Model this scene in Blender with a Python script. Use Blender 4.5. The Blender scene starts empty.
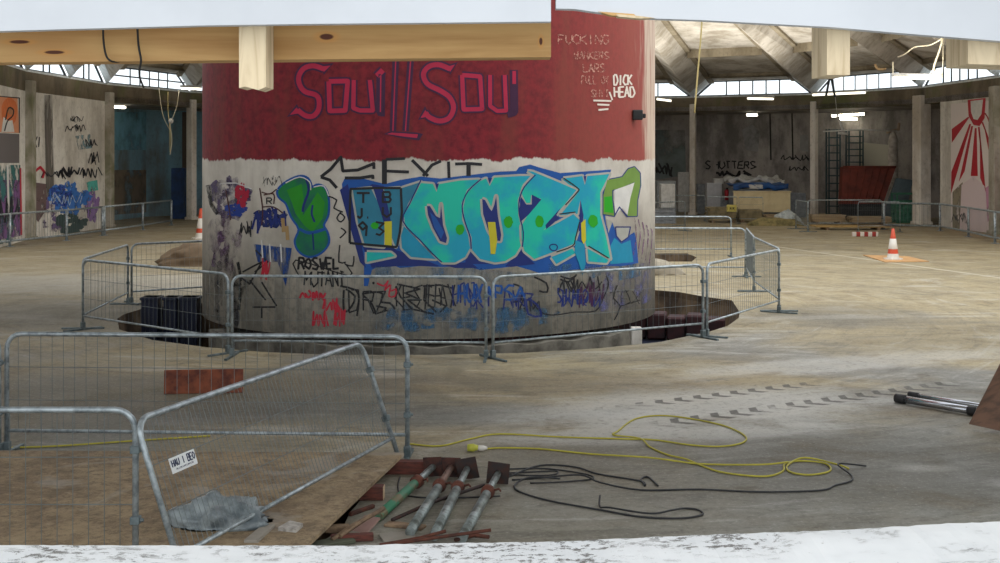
import bpy, bmesh, math, random
from mathutils import Vector, Matrix, noise as mnoise
from mathutils.geometry import tessellate_polygon
rnd = random.Random(7)
S = bpy.context.scene
COL = S.collection
F, HY, EYE = 1250.0, 158.0, 2.7

def lin(r, g, b):
    f = lambda v: (v/255/12.92) if v/255 <= .04045 else ((v/255+.055)/1.055)**2.4
    return (f(r), f(g), f(b), 1)
def gp(px, py, z=0.0):                       # ground (or height z) point seen at a pixel of the photo
    d = (EYE-z)*F/(py-HY)
    return Vector(((px-500)*d/F, d, z))
def dp(px, py, d):
    return Vector(((px-500)*d/F, d, EYE-(py-HY)*d/F))

# ---------------------------------------------------------------- objects
def tag(o, label=None, cat=None, group=None, kind=None):
    if label: o['label'] = label
    if cat: o['category'] = cat
    if group: o['group'] = group
    if kind: o['kind'] = kind
    return o
def empty(name, loc=(0, 0, 0), rz=0.0):
    o = bpy.data.objects.new(name, None); COL.objects.link(o)
    o.location = loc; o.rotation_euler = (0, 0, rz); o.empty_display_size = .2
    return o
def thing(name, label, cat, loc=(0, 0, 0), rz=0.0, group=None):
    return tag(empty(name, loc, rz), label, cat, group)
def link(name, bm, mats, parent=None, smooth=False, loc=None):
    me = bpy.data.meshes.new(name)
    bm.normal_update(); bm.to_mesh(me); bm.free()
    for m in (mats if isinstance(mats, (list, tuple)) else [mats]): me.materials.append(m)
    if smooth:
        for p in me.polygons: p.use_smooth = True
    o = bpy.data.objects.new(name, me); COL.objects.link(o)
    if parent: o.parent = parent
    if loc is not None: o.location = loc
    return o
def children(o): return [c for c in bpy.data.objects if c.parent == o]
def copy_tree(o, parent=None):
    c = o.copy(); COL.objects.link(c); c.parent = parent
    for ch in children(o): copy_tree(ch, c)
    return c

# ---------------------------------------------------------------- shapes
def box(bm, x0, x1, y0, y1, z0, z1, M=None, bevel=0.0, mi=0):
    co = [(x0,y0,z0),(x1,y0,z0),(x1,y1,z0),(x0,y1,z0),(x0,y0,z1),(x1,y0,z1),(x1,y1,z1),(x0,y1,z1)]
    b = bmesh.new()
    v = [b.verts.new(c) for c in co]
    for f in ((0,3,2,1),(4,5,6,7),(0,1,5,4),(1,2,6,5),(2,3,7,6),(3,0,4,7)): b.faces.new([v[i] for i in f])
    if bevel: bmesh.ops.bevel(b, geom=b.edges[:], offset=bevel, segments=1, affect='EDGES')
    merge(bm, b, M, mi)
def merge(bm, b, M=None, mi=0):
    mp = {}
    for v in b.verts: mp[v] = bm.verts.new(M @ v.co if M is not None else v.co)
    for f in b.faces:
        try:
            nf = bm.faces.new([mp[v] for v in f.verts]); nf.material_index = mi; nf.smooth = f.smooth
        except ValueError: pass
    b.free()
def prism(bm, pts, vec, M=None, mi=0):       # closed polygon of 3D points pushed along vec
    b = bmesh.new(); vec = Vector(vec)
    a = [b.verts.new(p) for p in pts]; c = [b.verts.new(Vector(p)+vec) for p in pts]
    n = len(pts)
    for k in range(n): b.faces.new((a[k], a[(k+1) % n], c[(k+1) % n], c[k]))
    tris = tessellate_polygon([[Vector(p) for p in pts]])
    for t in tris:
        try: b.faces.new([a[i] for i in t]); b.faces.new([c[i] for i in reversed(t)])
        except ValueError: pass
    bmesh.ops.recalc_face_normals(b, faces=b.faces[:])
    merge(bm, b, M, mi)
def smooth_path(p, n=5, closed=False):
    p = [Vector(q) for q in p]; out = []
    m = len(p)
    for i in range(m if closed else m-1):
        a = p[(i-1) % m] if (closed or i) else p[0]; b = p[i]; c = p[(i+1) % m]
        d = p[(i+2) % m] if (closed or i+2 < m) else p[-1]
        for k in range(n):
            t = k/n
            out.append(.5*((2*b)+(c-a)*t+(2*a-5*b+4*c-d)*t*t+(3*b-a-3*c+d)*t**3))
    if not closed: out.append(p[-1])
    return out
def tube(bm, path, r, n=8, M=None, closed=False, mi=0, cap=True):
    path = [Vector(p) for p in path]
    q = [path[0]]
    for p in path[1:]:
        if (p-q[-1]).length > 1e-5: q.append(p)
    path = q
    m = len(path); rings = []; up = None
    rr = r if isinstance(r, (list, tuple)) else [r]*m
    for i, p in enumerate(path):
        a = path[i-1] if (i or closed) else p; c = path[(i+1) % m] if (i+1 < m or closed) else p
        t = (c-a).normalized()
        if up is None:
            up = Vector((0, 0, 1)) if abs(t.z) < .9 else Vector((0, 1, 0))
        s = t.cross(up)
        if s.length < 1e-4: s = t.orthogonal()
        s.normalize(); up = s.cross(t).normalized()
        k = 1.0
        if 0 < i < m-1:
            ca = (p-path[i-1]).normalized().dot((path[i+1]-p).normalized())
            k = 1/max(.6, math.sqrt(max(.01, (1+ca)/2)))
        rings.append([(p + (s*math.cos(2*math.pi*j/n)+up*math.sin(2*math.pi*j/n))*rr[min(i, len(rr)-1)]*(k if k < 1.7 else 1)) for j in range(n)])
    vs = [[bm.verts.new(M @ c if M is not None else c) for c in R] for R in rings]
    for i in range(m-1 if not closed else m):
        A, B = vs[i], vs[(i+1) % m]
        for j in range(n):
            f = bm.faces.new((A[j], A[(j+1) % n], B[(j+1) % n], B[j])); f.smooth = True; f.material_index = mi
    if cap and not closed:
        f = bm.faces.new(list(reversed(vs[0]))); f.material_index = mi
        f = bm.faces.new(vs[-1]); f.material_index = mi
def lathe(bm, prof, n=20, M=None, mi=0, mis=None):
    vs = []
    for r, z in prof:
        vs.append([bm.verts.new((M if M is not None else Matrix.Identity(4)) @ Vector((max(r, 1e-4)*math.cos(2*math.pi*j/n), max(r, 1e-4)*math.sin(2*math.pi*j/n), z))) for j in range(n)])
    for i in range(len(prof)-1):
        for j in range(n):
            f = bm.faces.new((vs[i][j], vs[i][(j+1) % n], vs[i+1][(j+1) % n], vs[i+1][j])); f.smooth = True
            f.material_index = mis[i] if mis else mi
def B(): return bmesh.new()
def xf(p0, p1, up=(0, 0, 1)):                # frame whose X runs from p0 to p1
    x = (Vector(p1)-Vector(p0)).normalized(); y = Vector(up).cross(x).normalized(); z = x.cross(y)
    M = Matrix.Identity(4)
    for i in range(3): M[i][0], M[i][1], M[i][2], M[i][3] = x[i], y[i], z[i], p0[i]
    return M

# ---------------------------------------------------------------- materials
class NT:
    def __init__(s, name):
        s.m = bpy.data.materials.new(name); s.m.use_nodes = True
        s.t = s.m.node_tree; s.n = s.t.nodes; s.l = s.t.links
        s.b = s.n['Principled BSDF']; s.out = s.n['Material Output']
        s.pos = None
    def co(s):
        if s.pos is None: s.pos = s.n.new('ShaderNodeTexCoord').outputs['Object']
        return s.pos
    def put(s, sock, v):
        if hasattr(v, 'links') or isinstance(v, bpy.types.NodeSocket): s.l.new(v, sock)
        else: sock.default_value = v
    def math(s, op, a, b=0.0, c=None, clamp=False):
        n = s.n.new('ShaderNodeMath'); n.operation = op; n.use_clamp = clamp
        s.put(n.inputs[0], a); s.put(n.inputs[1], b)
        if c is not None: s.put(n.inputs[2], c)
        return n.outputs[0]
    def vm(s, op, a, b):
        n = s.n.new('ShaderNodeVectorMath'); n.operation = op; s.put(n.inputs[0], a); s.put(n.inputs[1], b)
        return n.outputs['Value'] if op in ('LENGTH', 'DISTANCE', 'DOT_PRODUCT') else n.outputs[0]
    def noise(s, scale, detail=4, rough=.55, vec=None, dist=0.0, stretch=None):
        v = vec if vec is not None else s.co()
        if stretch: v = s.vm('MULTIPLY', v, stretch)
        n = s.n.new('ShaderNodeTexNoise'); s.l.new(v, n.inputs['Vector'])
        n.inputs['Scale'].default_value = scale; n.inputs['Detail'].default_value = detail
        n.inputs['Roughness'].default_value = rough; n.inputs['Distortion'].default_value = dist
        return n.outputs['Fac']
    def ramp(s, fac, stops):
        n = s.n.new('ShaderNodeValToRGB'); s.l.new(fac, n.inputs[0]); r = n.color_ramp
        while len(r.elements) < len(stops): r.elements.new(.5)
        for e, (p, c) in zip(r.elements, stops):
            e.position = p; e.color = c if isinstance(c, (tuple, list)) else (c, c, c, 1)
        return n.outputs['Color']
    def mix(s, fac, a, b, mode='MIX'):
        n = s.n.new('ShaderNodeMix'); n.data_type = 'RGBA'; n.blend_type = mode
        s.put(n.inputs[0], fac); s.put(n.inputs[6], a); s.put(n.inputs[7], b)
        return n.outputs[2]
    def sep(s):
        n = s.n.new('ShaderNodeSeparateXYZ'); s.l.new(s.co(), n.inputs[0]); return n.outputs
    def step(s, v, a, b):                     # 0 below a, 1 above b
        n = s.n.new('ShaderNodeMapRange'); n.interpolation_type = 'SMOOTHSTEP'
        s.put(n.inputs[0], v); n.inputs[1].default_value = min(a, b); n.inputs[2].default_value = max(a, b)
        n.inputs[3].default_value, n.inputs[4].default_value = (0, 1) if a <= b else (1, 0)
        return n.outputs[0]
    def bump(s, h, strength=.3, dist=.01):
        n = s.n.new('ShaderNodeBump'); s.l.new(h, n.inputs['Height'])
        n.inputs['Strength'].default_value = strength; n.inputs['Distance'].default_value = dist
        s.l.new(n.outputs[0], s.b.inputs['Normal'])
    def done(s, col=None, rough=.7, metal=0.0, spec=None):
        if col is not None: s.put(s.b.inputs['Base Color'], col)
        s.put(s.b.inputs['Roughness'], rough); s.put(s.b.inputs['Metallic'], metal)
        if spec is not None: s.b.inputs['Specular IOR Level'].default_value = spec
        return s.m
MATS = {}
def pm(name, rgb, rough=.7, metal=0.0, var=.15, scale=6, rgb2=None, spec=None, stretch=None, bump=0.0, thr=(.35, .7)):
    if name in MATS: return MATS[name]
    t = NT(name); c = lin(*rgb)
    f = t.noise(scale, 5, .6, stretch=stretch)
    d = lin(*rgb2) if rgb2 else tuple([x*(1-var) for x in c[:3]])+(1,)
    col = t.mix(t.step(f, *thr), c, d)
    if bump: t.bump(t.noise(scale*3, 4, stretch=stretch), bump)
    MATS[name] = t.done(col, rough, metal, spec); return MATS[name]
def spray(name, rgb, cover=.5, scale=8, soft=.12, stretch=None):       # thin sprayed or rubbed paint, broken up
    if name in MATS: return MATS[name]
    t = NT(name)
    a = t.step(t.noise(scale, 4, .65, stretch=stretch), 1-cover-soft, 1-cover+soft)
    tr = t.n.new('ShaderNodeBsdfTransparent'); mx = t.n.new('ShaderNodeMixShader')
    t.l.new(a, mx.inputs[0]); t.l.new(tr.outputs[0], mx.inputs[1]); t.l.new(t.b.outputs[0], mx.inputs[2])
    t.l.new(mx.outputs[0], t.out.inputs['Surface'])
    MATS[name] = t.done(lin(*rgb), .75); return MATS[name]

galv = pm('galvanised_steel', (176, 186, 192), .42, .55, rgb2=(120, 130, 136), scale=14)
galv_dark = pm('weathered_steel', (120, 132, 136), .5, .5, rgb2=(80, 92, 96), scale=10)
wirem = pm('mesh_wire_steel', (120, 128, 130), .5, .4, var=.2)
rust = pm('rusty_steel', (104, 60, 46), .85, .1, rgb2=(66, 42, 36), scale=9, bump=.2)
black = pm('black_rubber', (26, 26, 28), .6, rgb2=(44, 44, 46))
pine = None
SKY, SUN, EXPO = 1.45, 1.5, 0.17
# ================================================================ setting
def floor_material():
    t = NT('worn_concrete_floor')
    x, y, z = t.sep()
    big = t.noise(.18, 5, .6, dist=.6)
    mid = t.noise(1.1, 6, .62, dist=.4)
    fine = t.noise(9, 6, .7)
    # curved drag marks that follow the route round the drum
    rel = t.vm('SUBTRACT', t.co(), (-1.2, 22.5, 0))
    rad = t.vm('LENGTH', rel, (0, 0, 0))
    cv = t.n.new('ShaderNodeCombineXYZ'); t.l.new(rad, cv.inputs[0])
    ang = t.n.new('ShaderNodeMath'); ang.operation = 'ARCTAN2'
    sp = t.n.new('ShaderNodeSeparateXYZ'); t.l.new(rel, sp.inputs[0])
    t.l.new(sp.outputs[0], ang.inputs[0]); t.l.new(sp.outputs[1], ang.inputs[1])
    t.l.new(t.math('MULTIPLY', ang.outputs[0], 1.4), cv.inputs[1])
    arcs = t.noise(3.6, 8, .72, vec=cv.outputs[0], dist=.8)
    grey = lin(128, 126, 120); beige = lin(166, 152, 120); brown = lin(116, 100, 76); dark = lin(78, 74, 64); pale = lin(206, 204, 198)
    gr_ = t.noise(3.2, 8, .75, dist=.5, stretch=(.5, 1, 1)); sm_ = t.noise(.7, 7, .7, dist=1.2, stretch=(.4, 1, 1))
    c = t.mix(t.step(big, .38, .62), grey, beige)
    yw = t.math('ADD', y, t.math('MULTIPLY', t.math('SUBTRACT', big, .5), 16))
    c = t.mix(t.math('MULTIPLY', t.step(yw, 14, 24), .8), c, beige)        # sunlit beige put into the colour beyond, grey near
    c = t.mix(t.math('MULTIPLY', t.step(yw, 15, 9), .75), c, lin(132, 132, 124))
    c = t.mix(t.math('MULTIPLY', t.step(mid, .5, .72), .55), c, brown)
    c = t.mix(t.math('MULTIPLY', t.step(arcs, .5, .66), .42), c, dark)
    c = t.mix(t.math('MULTIPLY', t.step(arcs, .45, .3), .35), c, pale)
    c = t.mix(t.math('MULTIPLY', t.step(gr_, .5, .66), .45), c, dark); c = t.mix(t.math('MULTIPLY', t.step(sm_, .52, .64), .4), c, lin(112, 104, 90)); c = t.mix(t.math('MULTIPLY', t.step(sm_, .46, .36), .3), c, pale)
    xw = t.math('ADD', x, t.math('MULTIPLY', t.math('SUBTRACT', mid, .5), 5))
    c = t.mix(t.math('MULTIPLY', t.step(xw, -2, -9), .35), c, lin(120, 112, 98))  # dimmer left side of the floor put into the colour
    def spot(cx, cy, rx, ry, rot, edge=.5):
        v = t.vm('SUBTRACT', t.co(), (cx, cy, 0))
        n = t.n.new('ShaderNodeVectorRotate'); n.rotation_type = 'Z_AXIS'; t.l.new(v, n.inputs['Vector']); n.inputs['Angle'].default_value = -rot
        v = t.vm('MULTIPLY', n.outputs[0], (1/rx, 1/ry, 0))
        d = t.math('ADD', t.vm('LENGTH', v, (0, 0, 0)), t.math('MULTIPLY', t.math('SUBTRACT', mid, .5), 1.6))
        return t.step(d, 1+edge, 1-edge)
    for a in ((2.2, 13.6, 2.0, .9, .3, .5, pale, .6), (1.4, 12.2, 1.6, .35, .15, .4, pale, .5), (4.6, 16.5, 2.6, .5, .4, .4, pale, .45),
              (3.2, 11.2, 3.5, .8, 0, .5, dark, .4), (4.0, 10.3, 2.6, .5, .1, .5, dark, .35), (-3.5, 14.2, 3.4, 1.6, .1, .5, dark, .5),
              (-.6, 15.0, 3.5, .7, 0, .5, brown, .4), (7.5, 19, 3, 1.3, .5, .5, dark, .3), (-9, 27, 5, 2, 0, .5, pale, .3), (-7.5, 21.5, 3.5, 2.2, 0, .5, dark, .5), (-7, 13.5, 5.5, 3, 0, .6, dark, .4), (-10.5, 26, 3, 2.5, 0, .6, dark, .3),  # last dark spots here paint in the dimmer left floor
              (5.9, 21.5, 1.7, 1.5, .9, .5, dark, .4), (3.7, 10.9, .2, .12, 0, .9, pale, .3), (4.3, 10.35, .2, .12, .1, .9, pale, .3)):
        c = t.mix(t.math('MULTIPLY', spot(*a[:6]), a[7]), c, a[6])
    # tyre cleat prints, two tracks
    for (ox, oy, ang_, lx, wd) in ((1.5, 12.6, .545, 4.9, .17), (1.0, 13.35, .53, 3.4, .14)):
        v = t.vm('SUBTRACT', t.co(), (ox, oy, 0))
        n = t.n.new('ShaderNodeVectorRotate'); n.rotation_type = 'Z_AXIS'; t.l.new(v, n.inputs['Vector']); n.inputs['Angle'].default_value = -ang_
        s3 = t.n.new('ShaderNodeSeparateXYZ'); t.l.new(n.outputs[0], s3.inputs[0])
        u, w = s3.outputs[0], s3.outputs[1]
        aw = t.math('ABSOLUTE', w)
        ph = t.math('SINE', t.math('MULTIPLY', t.math('ADD', u, t.math('MULTIPLY', aw, -.7)), 2*math.pi/.27))
        m = t.math('MULTIPLY', t.step(ph, .1, .5), t.math('MULTIPLY', t.step(aw, wd, wd*.8), t.math('MULTIPLY', t.step(u, 0, .4), t.step(u, lx, lx-.5))))
        m = t.math('MULTIPLY', m, t.step(mid, .3, .45))
        c = t.mix(t.math('MULTIPLY', m, .8), c, lin(62, 58, 52))
    grit = t.noise(26, 6, .8)
    c = t.mix(t.math('MULTIPLY', t.step(fine, .5, .7), .45), c, dark); c = t.mix(t.math('MULTIPLY', t.step(grit, .52, .66), .35), c, lin(60, 56, 48)); c = t.mix(t.math('MULTIPLY', t.step(grit, .46, .34), .3), c, pale)
    # painted bay line on the right
    v = t.vm('SUBTRACT', t.co(), (8.0, 39.5, 0))
    n = t.n.new('ShaderNodeVectorRotate'); n.rotation_type = 'Z_AXIS'; t.l.new(v, n.inputs['Vector']); n.inputs['Angle'].default_value = 1.29
    s3 = t.n.new('ShaderNodeSeparateXYZ'); t.l.new(n.outputs[0], s3.inputs[0])
    ln = t.math('MULTIPLY', t.step(t.math('ABSOLUTE', s3.outputs[1]), .09, .05), t.math('MULTIPLY', t.step(s3.outputs[0], 0, .3), t.step(s3.outputs[0], 15.5, 15)))
    c = t.mix(t.math('MULTIPLY', ln, .5), c, lin(214, 208, 190))
    t.bump(t.math('ADD', t.math('MULTIPLY', fine, .4), mid), .35, .02)
    r = t.math('ADD', t.math('MULTIPLY', t.step(mid, .3, .7), .25), .55)
    return t.done(c, r, 0, .35)

HOLE = [(4.0,24.3),(4.4,23.7),(4.2,21.9),(4.03,21.1),(3.66,20.1),(3.23,19.4),(2.35,18.35),(1.41,17.75),(.28,17.32),(-.96,17.15),(-2.32,17.15),
        (-3.34,17.42),(-4.2,17.85),(-5.16,18.55),(-6.0,19.7),(-6.43,21.0),(-6.5,21.6),(-6.4,22.5),(-5.7,23.0),(-5.2,23.6),(-4.2,24.6),(-3.2,26.2),(-1.2,27.1),(2.0,26.5),(3.6,25.2)]
HOLE2 = [(2.6,32.6),(5.0,32.6),(5.35,34.0),(5.3,35.4),(2.6,35.4)]
HOLE3 = [tuple(gp(*q).xy) for q in ((362,472),(386,473),(366,494),(350,512),(342,530),(322,541),(300,541),(326,508))]
bm = B()
loops = [[(-26,-4),(28,-4),(28,72),(-26,72)], HOLE, HOLE2, HOLE3]
for L in loops:
    vs = [bm.verts.new((x, y, 0)) for x, y in L]
    for i in range(len(vs)): bm.edges.new((vs[i], vs[(i+1) % len(vs)]))
bmesh.ops.triangle_fill(bm, use_beauty=True, edges=bm.edges[:], normal=(0, 0, 1))
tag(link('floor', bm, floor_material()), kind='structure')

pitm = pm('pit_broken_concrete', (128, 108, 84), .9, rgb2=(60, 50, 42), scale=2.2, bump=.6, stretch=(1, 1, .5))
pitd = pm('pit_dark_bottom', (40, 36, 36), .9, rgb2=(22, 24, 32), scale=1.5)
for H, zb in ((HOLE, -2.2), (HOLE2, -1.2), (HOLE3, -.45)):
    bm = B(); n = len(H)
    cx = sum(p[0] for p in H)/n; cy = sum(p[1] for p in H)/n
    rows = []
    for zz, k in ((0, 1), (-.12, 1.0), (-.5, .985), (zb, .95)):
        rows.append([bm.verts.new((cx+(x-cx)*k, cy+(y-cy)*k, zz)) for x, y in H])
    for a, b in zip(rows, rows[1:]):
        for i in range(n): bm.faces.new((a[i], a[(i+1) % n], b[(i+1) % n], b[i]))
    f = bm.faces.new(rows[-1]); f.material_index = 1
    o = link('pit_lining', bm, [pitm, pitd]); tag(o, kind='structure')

# ring of structural points (column positions) measured round the hall
RING = [(-12,-4),(-13,10),(-13.2,20),(-13.6,28),(-14.6,34.5),(-15.6,41.2),(-15.45,44.9),(-15.3,48.6),(-13.5,54.7),(-8.5,59),(-2.6,61.2),(3.4,61.2),
        (9.15,59.3),(14.2,56.5),(17.2,51),(17.7,44.4),(16.9,38),(15.6,31),(15.2,20),(14,10),(13,-4)]
IA, IC, ID, IH, II_, IJ, IK = 5, 7, 8, 12, 13, 14, 15
CEN = Vector((.9, 40, 0))
ZB0, ZB1 = 4.9, 5.55
def out_pt(i, d):
    p = Vector((*RING[i], 0)); v = (p-CEN); v.z = 0
    return p+v.normalized()*d
def conc(name, rgb, rgb2, green=False, streak=True):
    t = NT(name); x, y, z = t.sep()
    f = t.noise(.9, 6, .65, stretch=(1, 1, .45) if streak else None)
    c = t.mix(t.step(f, .38, .66), lin(*rgb), lin(*rgb2))
    c = t.mix(t.math('MULTIPLY', t.step(t.noise(6, 5, .7), .5, .75), .4), c, lin(*[v*.6 for v in rgb2]))
    if green: c = t.mix(t.math('MULTIPLY', t.step(t.noise(.5, 3, .6, dist=1), .5, .68), .65), c, lin(96, 104, 58))
    t.bump(t.noise(12, 4), .2, .01)
    return t.done(c, .85, 0, .25)
c_beam = conc('stained_beam_concrete', (128, 116, 98), (96, 88, 74), True)
c_white = conc('flaking_white_render', (232, 228, 220), (196, 190, 180))
c_col = conc('pale_painted_column', (236, 230, 222), (196, 186, 172)); c_pier = conc('grey_pier', (186, 180, 168), (150, 142, 126), True)
c_dark = conc('sooty_back_wall', (176, 170, 166), (122, 118, 116))
c_blue = conc('blue_washed_wall', (128, 168, 188), (112, 120, 120))
c_roof = conc('board_marked_roof_concrete', (196, 190, 180), (150, 142, 128))
c_roof2 = conc('stained_roof_concrete', (150, 140, 120), (112, 102, 84))
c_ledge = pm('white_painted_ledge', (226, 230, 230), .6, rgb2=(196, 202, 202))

def wall_quad(bm, a, b, z0, z1, th=.25, mi=0):   # wall piece between two plan points, thickness outwards
    a = Vector((a[0], a[1], 0)); b = Vector((b[0], b[1], 0))
    M = xf(a, b); L = (b-a).length
    s = 1 if (M @ Vector((0, 1, 0)) - CEN).length > (M @ Vector((0, -1, 0)) - CEN).length else -1
    box(bm, 0, L, min(0, s*th), max(0, s*th), z0, z1, M, mi=mi)
# ring beam with white ledge on top
bm = B(); bl = B()
for i in range(len(RING)-1):
    wall_quad(bm, RING[i], RING[i+1], ZB0, ZB1, .5)
    wall_quad(bl, RING[i], RING[i+1], ZB1, ZB1+.07, .55)
tag(link('trim_1', bm, c_beam), kind='structure')
tag(link('trim_2', bl, c_ledge), kind='structure')
# left wall
bm = B()
for i in range(0, IC): wall_quad(bm, RING[i], RING[i+1], 0, ZB0, .25)
wall_left = tag(link('wall_left', bm, c_white), kind='structure')
bm = B()
J, K = Vector((*RING[IJ], 0)), Vector((*RING[IK], 0))
Jm = J.lerp(K, .27)
wall_quad(bm, Jm, K, 0, ZB0, .25)
for i in range(IK, len(RING)-1): wall_quad(bm, RING[i], RING[i+1], 0, ZB0, .25)
wall_right = tag(link('wall_right', bm, c_white), kind='structure')
# recesses behind the ring
bm = B()
idx = [9, 10, 11, 12, 13, 14]
for a, b in zip(idx, idx[1:]): wall_quad(bm, out_pt(a, 5), out_pt(b, 5), 0, ZB0+.1, .2)
wall_back = tag(link('wall_back', bm, c_dark), kind='structure')
bm = B(); wall_quad(bm, out_pt(7, 2.2), out_pt(8, 4), 0, ZB0+.1, .2); wall_quad(bm, out_pt(8, 4), out_pt(9, 5), 0, ZB0+.1, .2)
wall_back_left = tag(link('wall_back_left', bm, c_blue), kind='structure')
bm = B(); wall_quad(bm, RING[7], out_pt(7, 2.3), 0, ZB0, .2)
wall_quad(bm, out_pt(14, 5), Jm+(Jm-CEN).normalized()*4.5, 0, ZB0, .2); wall_quad(bm, Jm, Jm+(Jm-CEN).normalized()*4.5, 0, ZB0, .2)
tag(link('wall_side', bm, c_dark), kind='structure')
# soffit over the recesses
bm = B()
for i in range(7, 15):
    a, b = Vector((*RING[i], 0)), Vector((*RING[i+1], 0))
    prism(bm, [(a.x, a.y, ZB0+.02), (b.x, b.y, ZB0+.02), tuple(out_pt(i+1, 5.4).xy)+(ZB0+.02,), tuple(out_pt(i, 5.4).xy)+(ZB0+.02,)], (0, 0, .2))
tag(link('ceiling_recess', bm, c_dark), kind='structure')

# columns on the ring
def column(i, w, dpt, m, base=None):
    p = Vector((*RING[i], 0)); q = Vector((*RING[i+1], 0)); o = Vector((*RING[i-1], 0))
    bm = B(); M = xf(p, p+(q-o))
    box(bm, -w/2, w/2, -dpt/2, dpt/2, 0, ZB0+.35, M, bevel=.02)
    box(bm, -w/2-.05, w/2+.05, -dpt/2-.05, dpt/2+.05, 0, .12, M, bevel=.01)
    return tag(link('column', bm, m), kind='structure')
column(5, .42, .5, c_pier); column(7, .36, .5, c_pier)
column(8, .3, .35, c_col); column(9, .3, .3, c_col); column(10, .3, .3, c_col); column(11, .3, .3, c_col)
column(12, .26, .3, c_col); column(13, .26, .3, c_col); column(14, .58, .5, c_col); column(15, .55, .5, c_pier)

# folded concrete roof, valleys on the columns, flat crests above the windows
DC = Vector((-1.24, 21.8, 0))
t_in = .5
bm = B(); bb = B(); bw = B()
def rp(p, t, z): v = Vector((p.x, p.y, 0)).lerp(DC, t); v.z = z; return v
for i in range(4, 16):
    a = Vector((*RING[i], 0)); b = Vector((*RING[i+1], 0))
    fr_ = .27 if i in (4, 5, 6) else .16
    r = a.lerp(b, fr_); s = a.lerp(b, 1-fr_)
    zt = 6.32
    A0, R0, S0, B0 = rp(a, 0, ZB1+.05), rp(r, 0, zt), rp(s, 0, zt), rp(b, 0, ZB1+.05)
    A1, R1, S1, B1 = rp(a, t_in, ZB1+4.4*t_in), rp(r, t_in, zt+4.2*t_in), rp(s, t_in, zt+4.2*t_in), rp(b, t_in, ZB1+4.4*t_in)
    prism(bm, [A0, R0, R1, A1], (0, 0, .16), mi=0)
    prism(bm, [R0, S0, S1, R1], (0, 0, .16), mi=0)
    prism(bm, [S0, B0, B1, S1], (0, 0, .16), mi=0)
    tp = .032; dn = Vector((0, 0, -.035))          # white strip under the first metre of each valley
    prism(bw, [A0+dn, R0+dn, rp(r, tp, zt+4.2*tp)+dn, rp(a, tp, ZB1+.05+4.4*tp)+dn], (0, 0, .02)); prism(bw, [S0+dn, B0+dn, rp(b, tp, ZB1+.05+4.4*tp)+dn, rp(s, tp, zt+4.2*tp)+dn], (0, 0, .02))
    # tie beam over the window, stepped inward
    e = .045
    P = [rp(r, e, zt-.02+4.2*e), rp(s, e, zt-.02+4.2*e)]
    tube(bb, P, .16, 4)
    # rib under each crest edge
    for q0, q1 in ((R0, R1), (S0, S1)):
        prism(bb, [q0+Vector((-.12, 0, -.12)), q0+Vector((.12, 0, -.12)), q1+Vector((.12, 0, -.12)), q1+Vector((-.12, 0, -.12))], (0, 0, .14))
    # cross wall between folds part way in
    for tt, dz in ((.2, .34), (.42, .34)):
        m0, m1 = rp(r, tt, zt+4.2*tt), rp(s, tt, zt+4.2*tt)
        prism(bb, [m0, m1, m1+Vector((0, 0, -dz)), m0+Vector((0, 0, -dz))], (0, .2, 0))
tag(link('ceiling', bm, c_roof), kind='structure')
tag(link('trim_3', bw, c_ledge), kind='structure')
tag(link('ceiling_ribs', bb, c_roof2), kind='structure')

# unseen near roof, shaped to dim the front and drum's left; gap admits sky
bm = B()
box(bm, -14, 14, 1.9, 14.5, 8.6, 8.85)
box(bm, -14, -3.5, 14.5, 25, 8.6, 8.85)
for k in range(7): box(bm, -14, 14, 2.2+k*2, 2.5+k*2, 8.2, 8.6)
tag(link('ceiling_near_shade', bm, c_roof), kind='structure')
# clerestory windows
t = NT('window_glass')
tr = t.n.new('ShaderNodeBsdfTransparent'); gl = t.n.new('ShaderNodeBsdfGlossy'); gl.inputs['Roughness'].default_value = .05
mx = t.n.new('ShaderNodeMixShader'); mx.inputs[0].default_value = .06; tr.inputs[0].default_value = (.93, .96, .97, 1)
t.l.new(tr.outputs[0], mx.inputs[1]); t.l.new(gl.outputs[0], mx.inputs[2]); t.l.new(mx.outputs[0], t.out.inputs['Surface'])
glass = t.m
frm = pm('window_frame_paint', (52, 62, 68), .5)
wn = 0
for i in range(4, 16):
    wn += 1
    a = Vector((*RING[i], 0)); b = Vector((*RING[i+1], 0)); L = (b-a).length; M = xf(a, b)
    z0, z1 = ZB1+.07, 6.32
    def sx(z, left): k = (.27 if i in (4, 5, 6) else .16)*L*(z-ZB1-.05)/(6.32-ZB1-.05); return k if left else L-k
    w = tag(empty('window_%d' % wn), kind='structure')
    bm = B(); e = .035
    xa0, xa1, xb1, xb0 = sx(z0, 1)+.1, sx(z1, 1)+.06, sx(z1, 0)-.06, sx(z0, 0)-.1
    for p, q in (((xa0, z0), (xb0, z0)), ((xa1, z1), (xb1, z1)), ((xa0, z0), (xa1, z1)), ((xb0, z0), (xb1, z1))):
        tube(bm, [(p[0], .1, p[1]), (q[0], .1, q[1])], .05, 4, M)
    n = max(3, round((xb1-xa1)/.68))
    for k in range(1, n):
        x = xa1+(xb1-xa1)*k/n
        tube(bm, [(x, .1, z0), (x, .1, z1)], .032, 4, M)
    if i == 7: tube(bm, [(xa0, .1, (z0+z1)/2), (xb0, .1, (z0+z1)/2)], .03, 4, M)
    link('window_frame', bm, frm, w)
    bm = B(); f = bm.faces.new([bm.verts.new(M @ Vector(c)) for c in ((xa0, .1, z0), (xb0, .1, z0), (xb1, .1, z1), (xa1, .1, z1))])
    link('pane', bm, glass, w)
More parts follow.
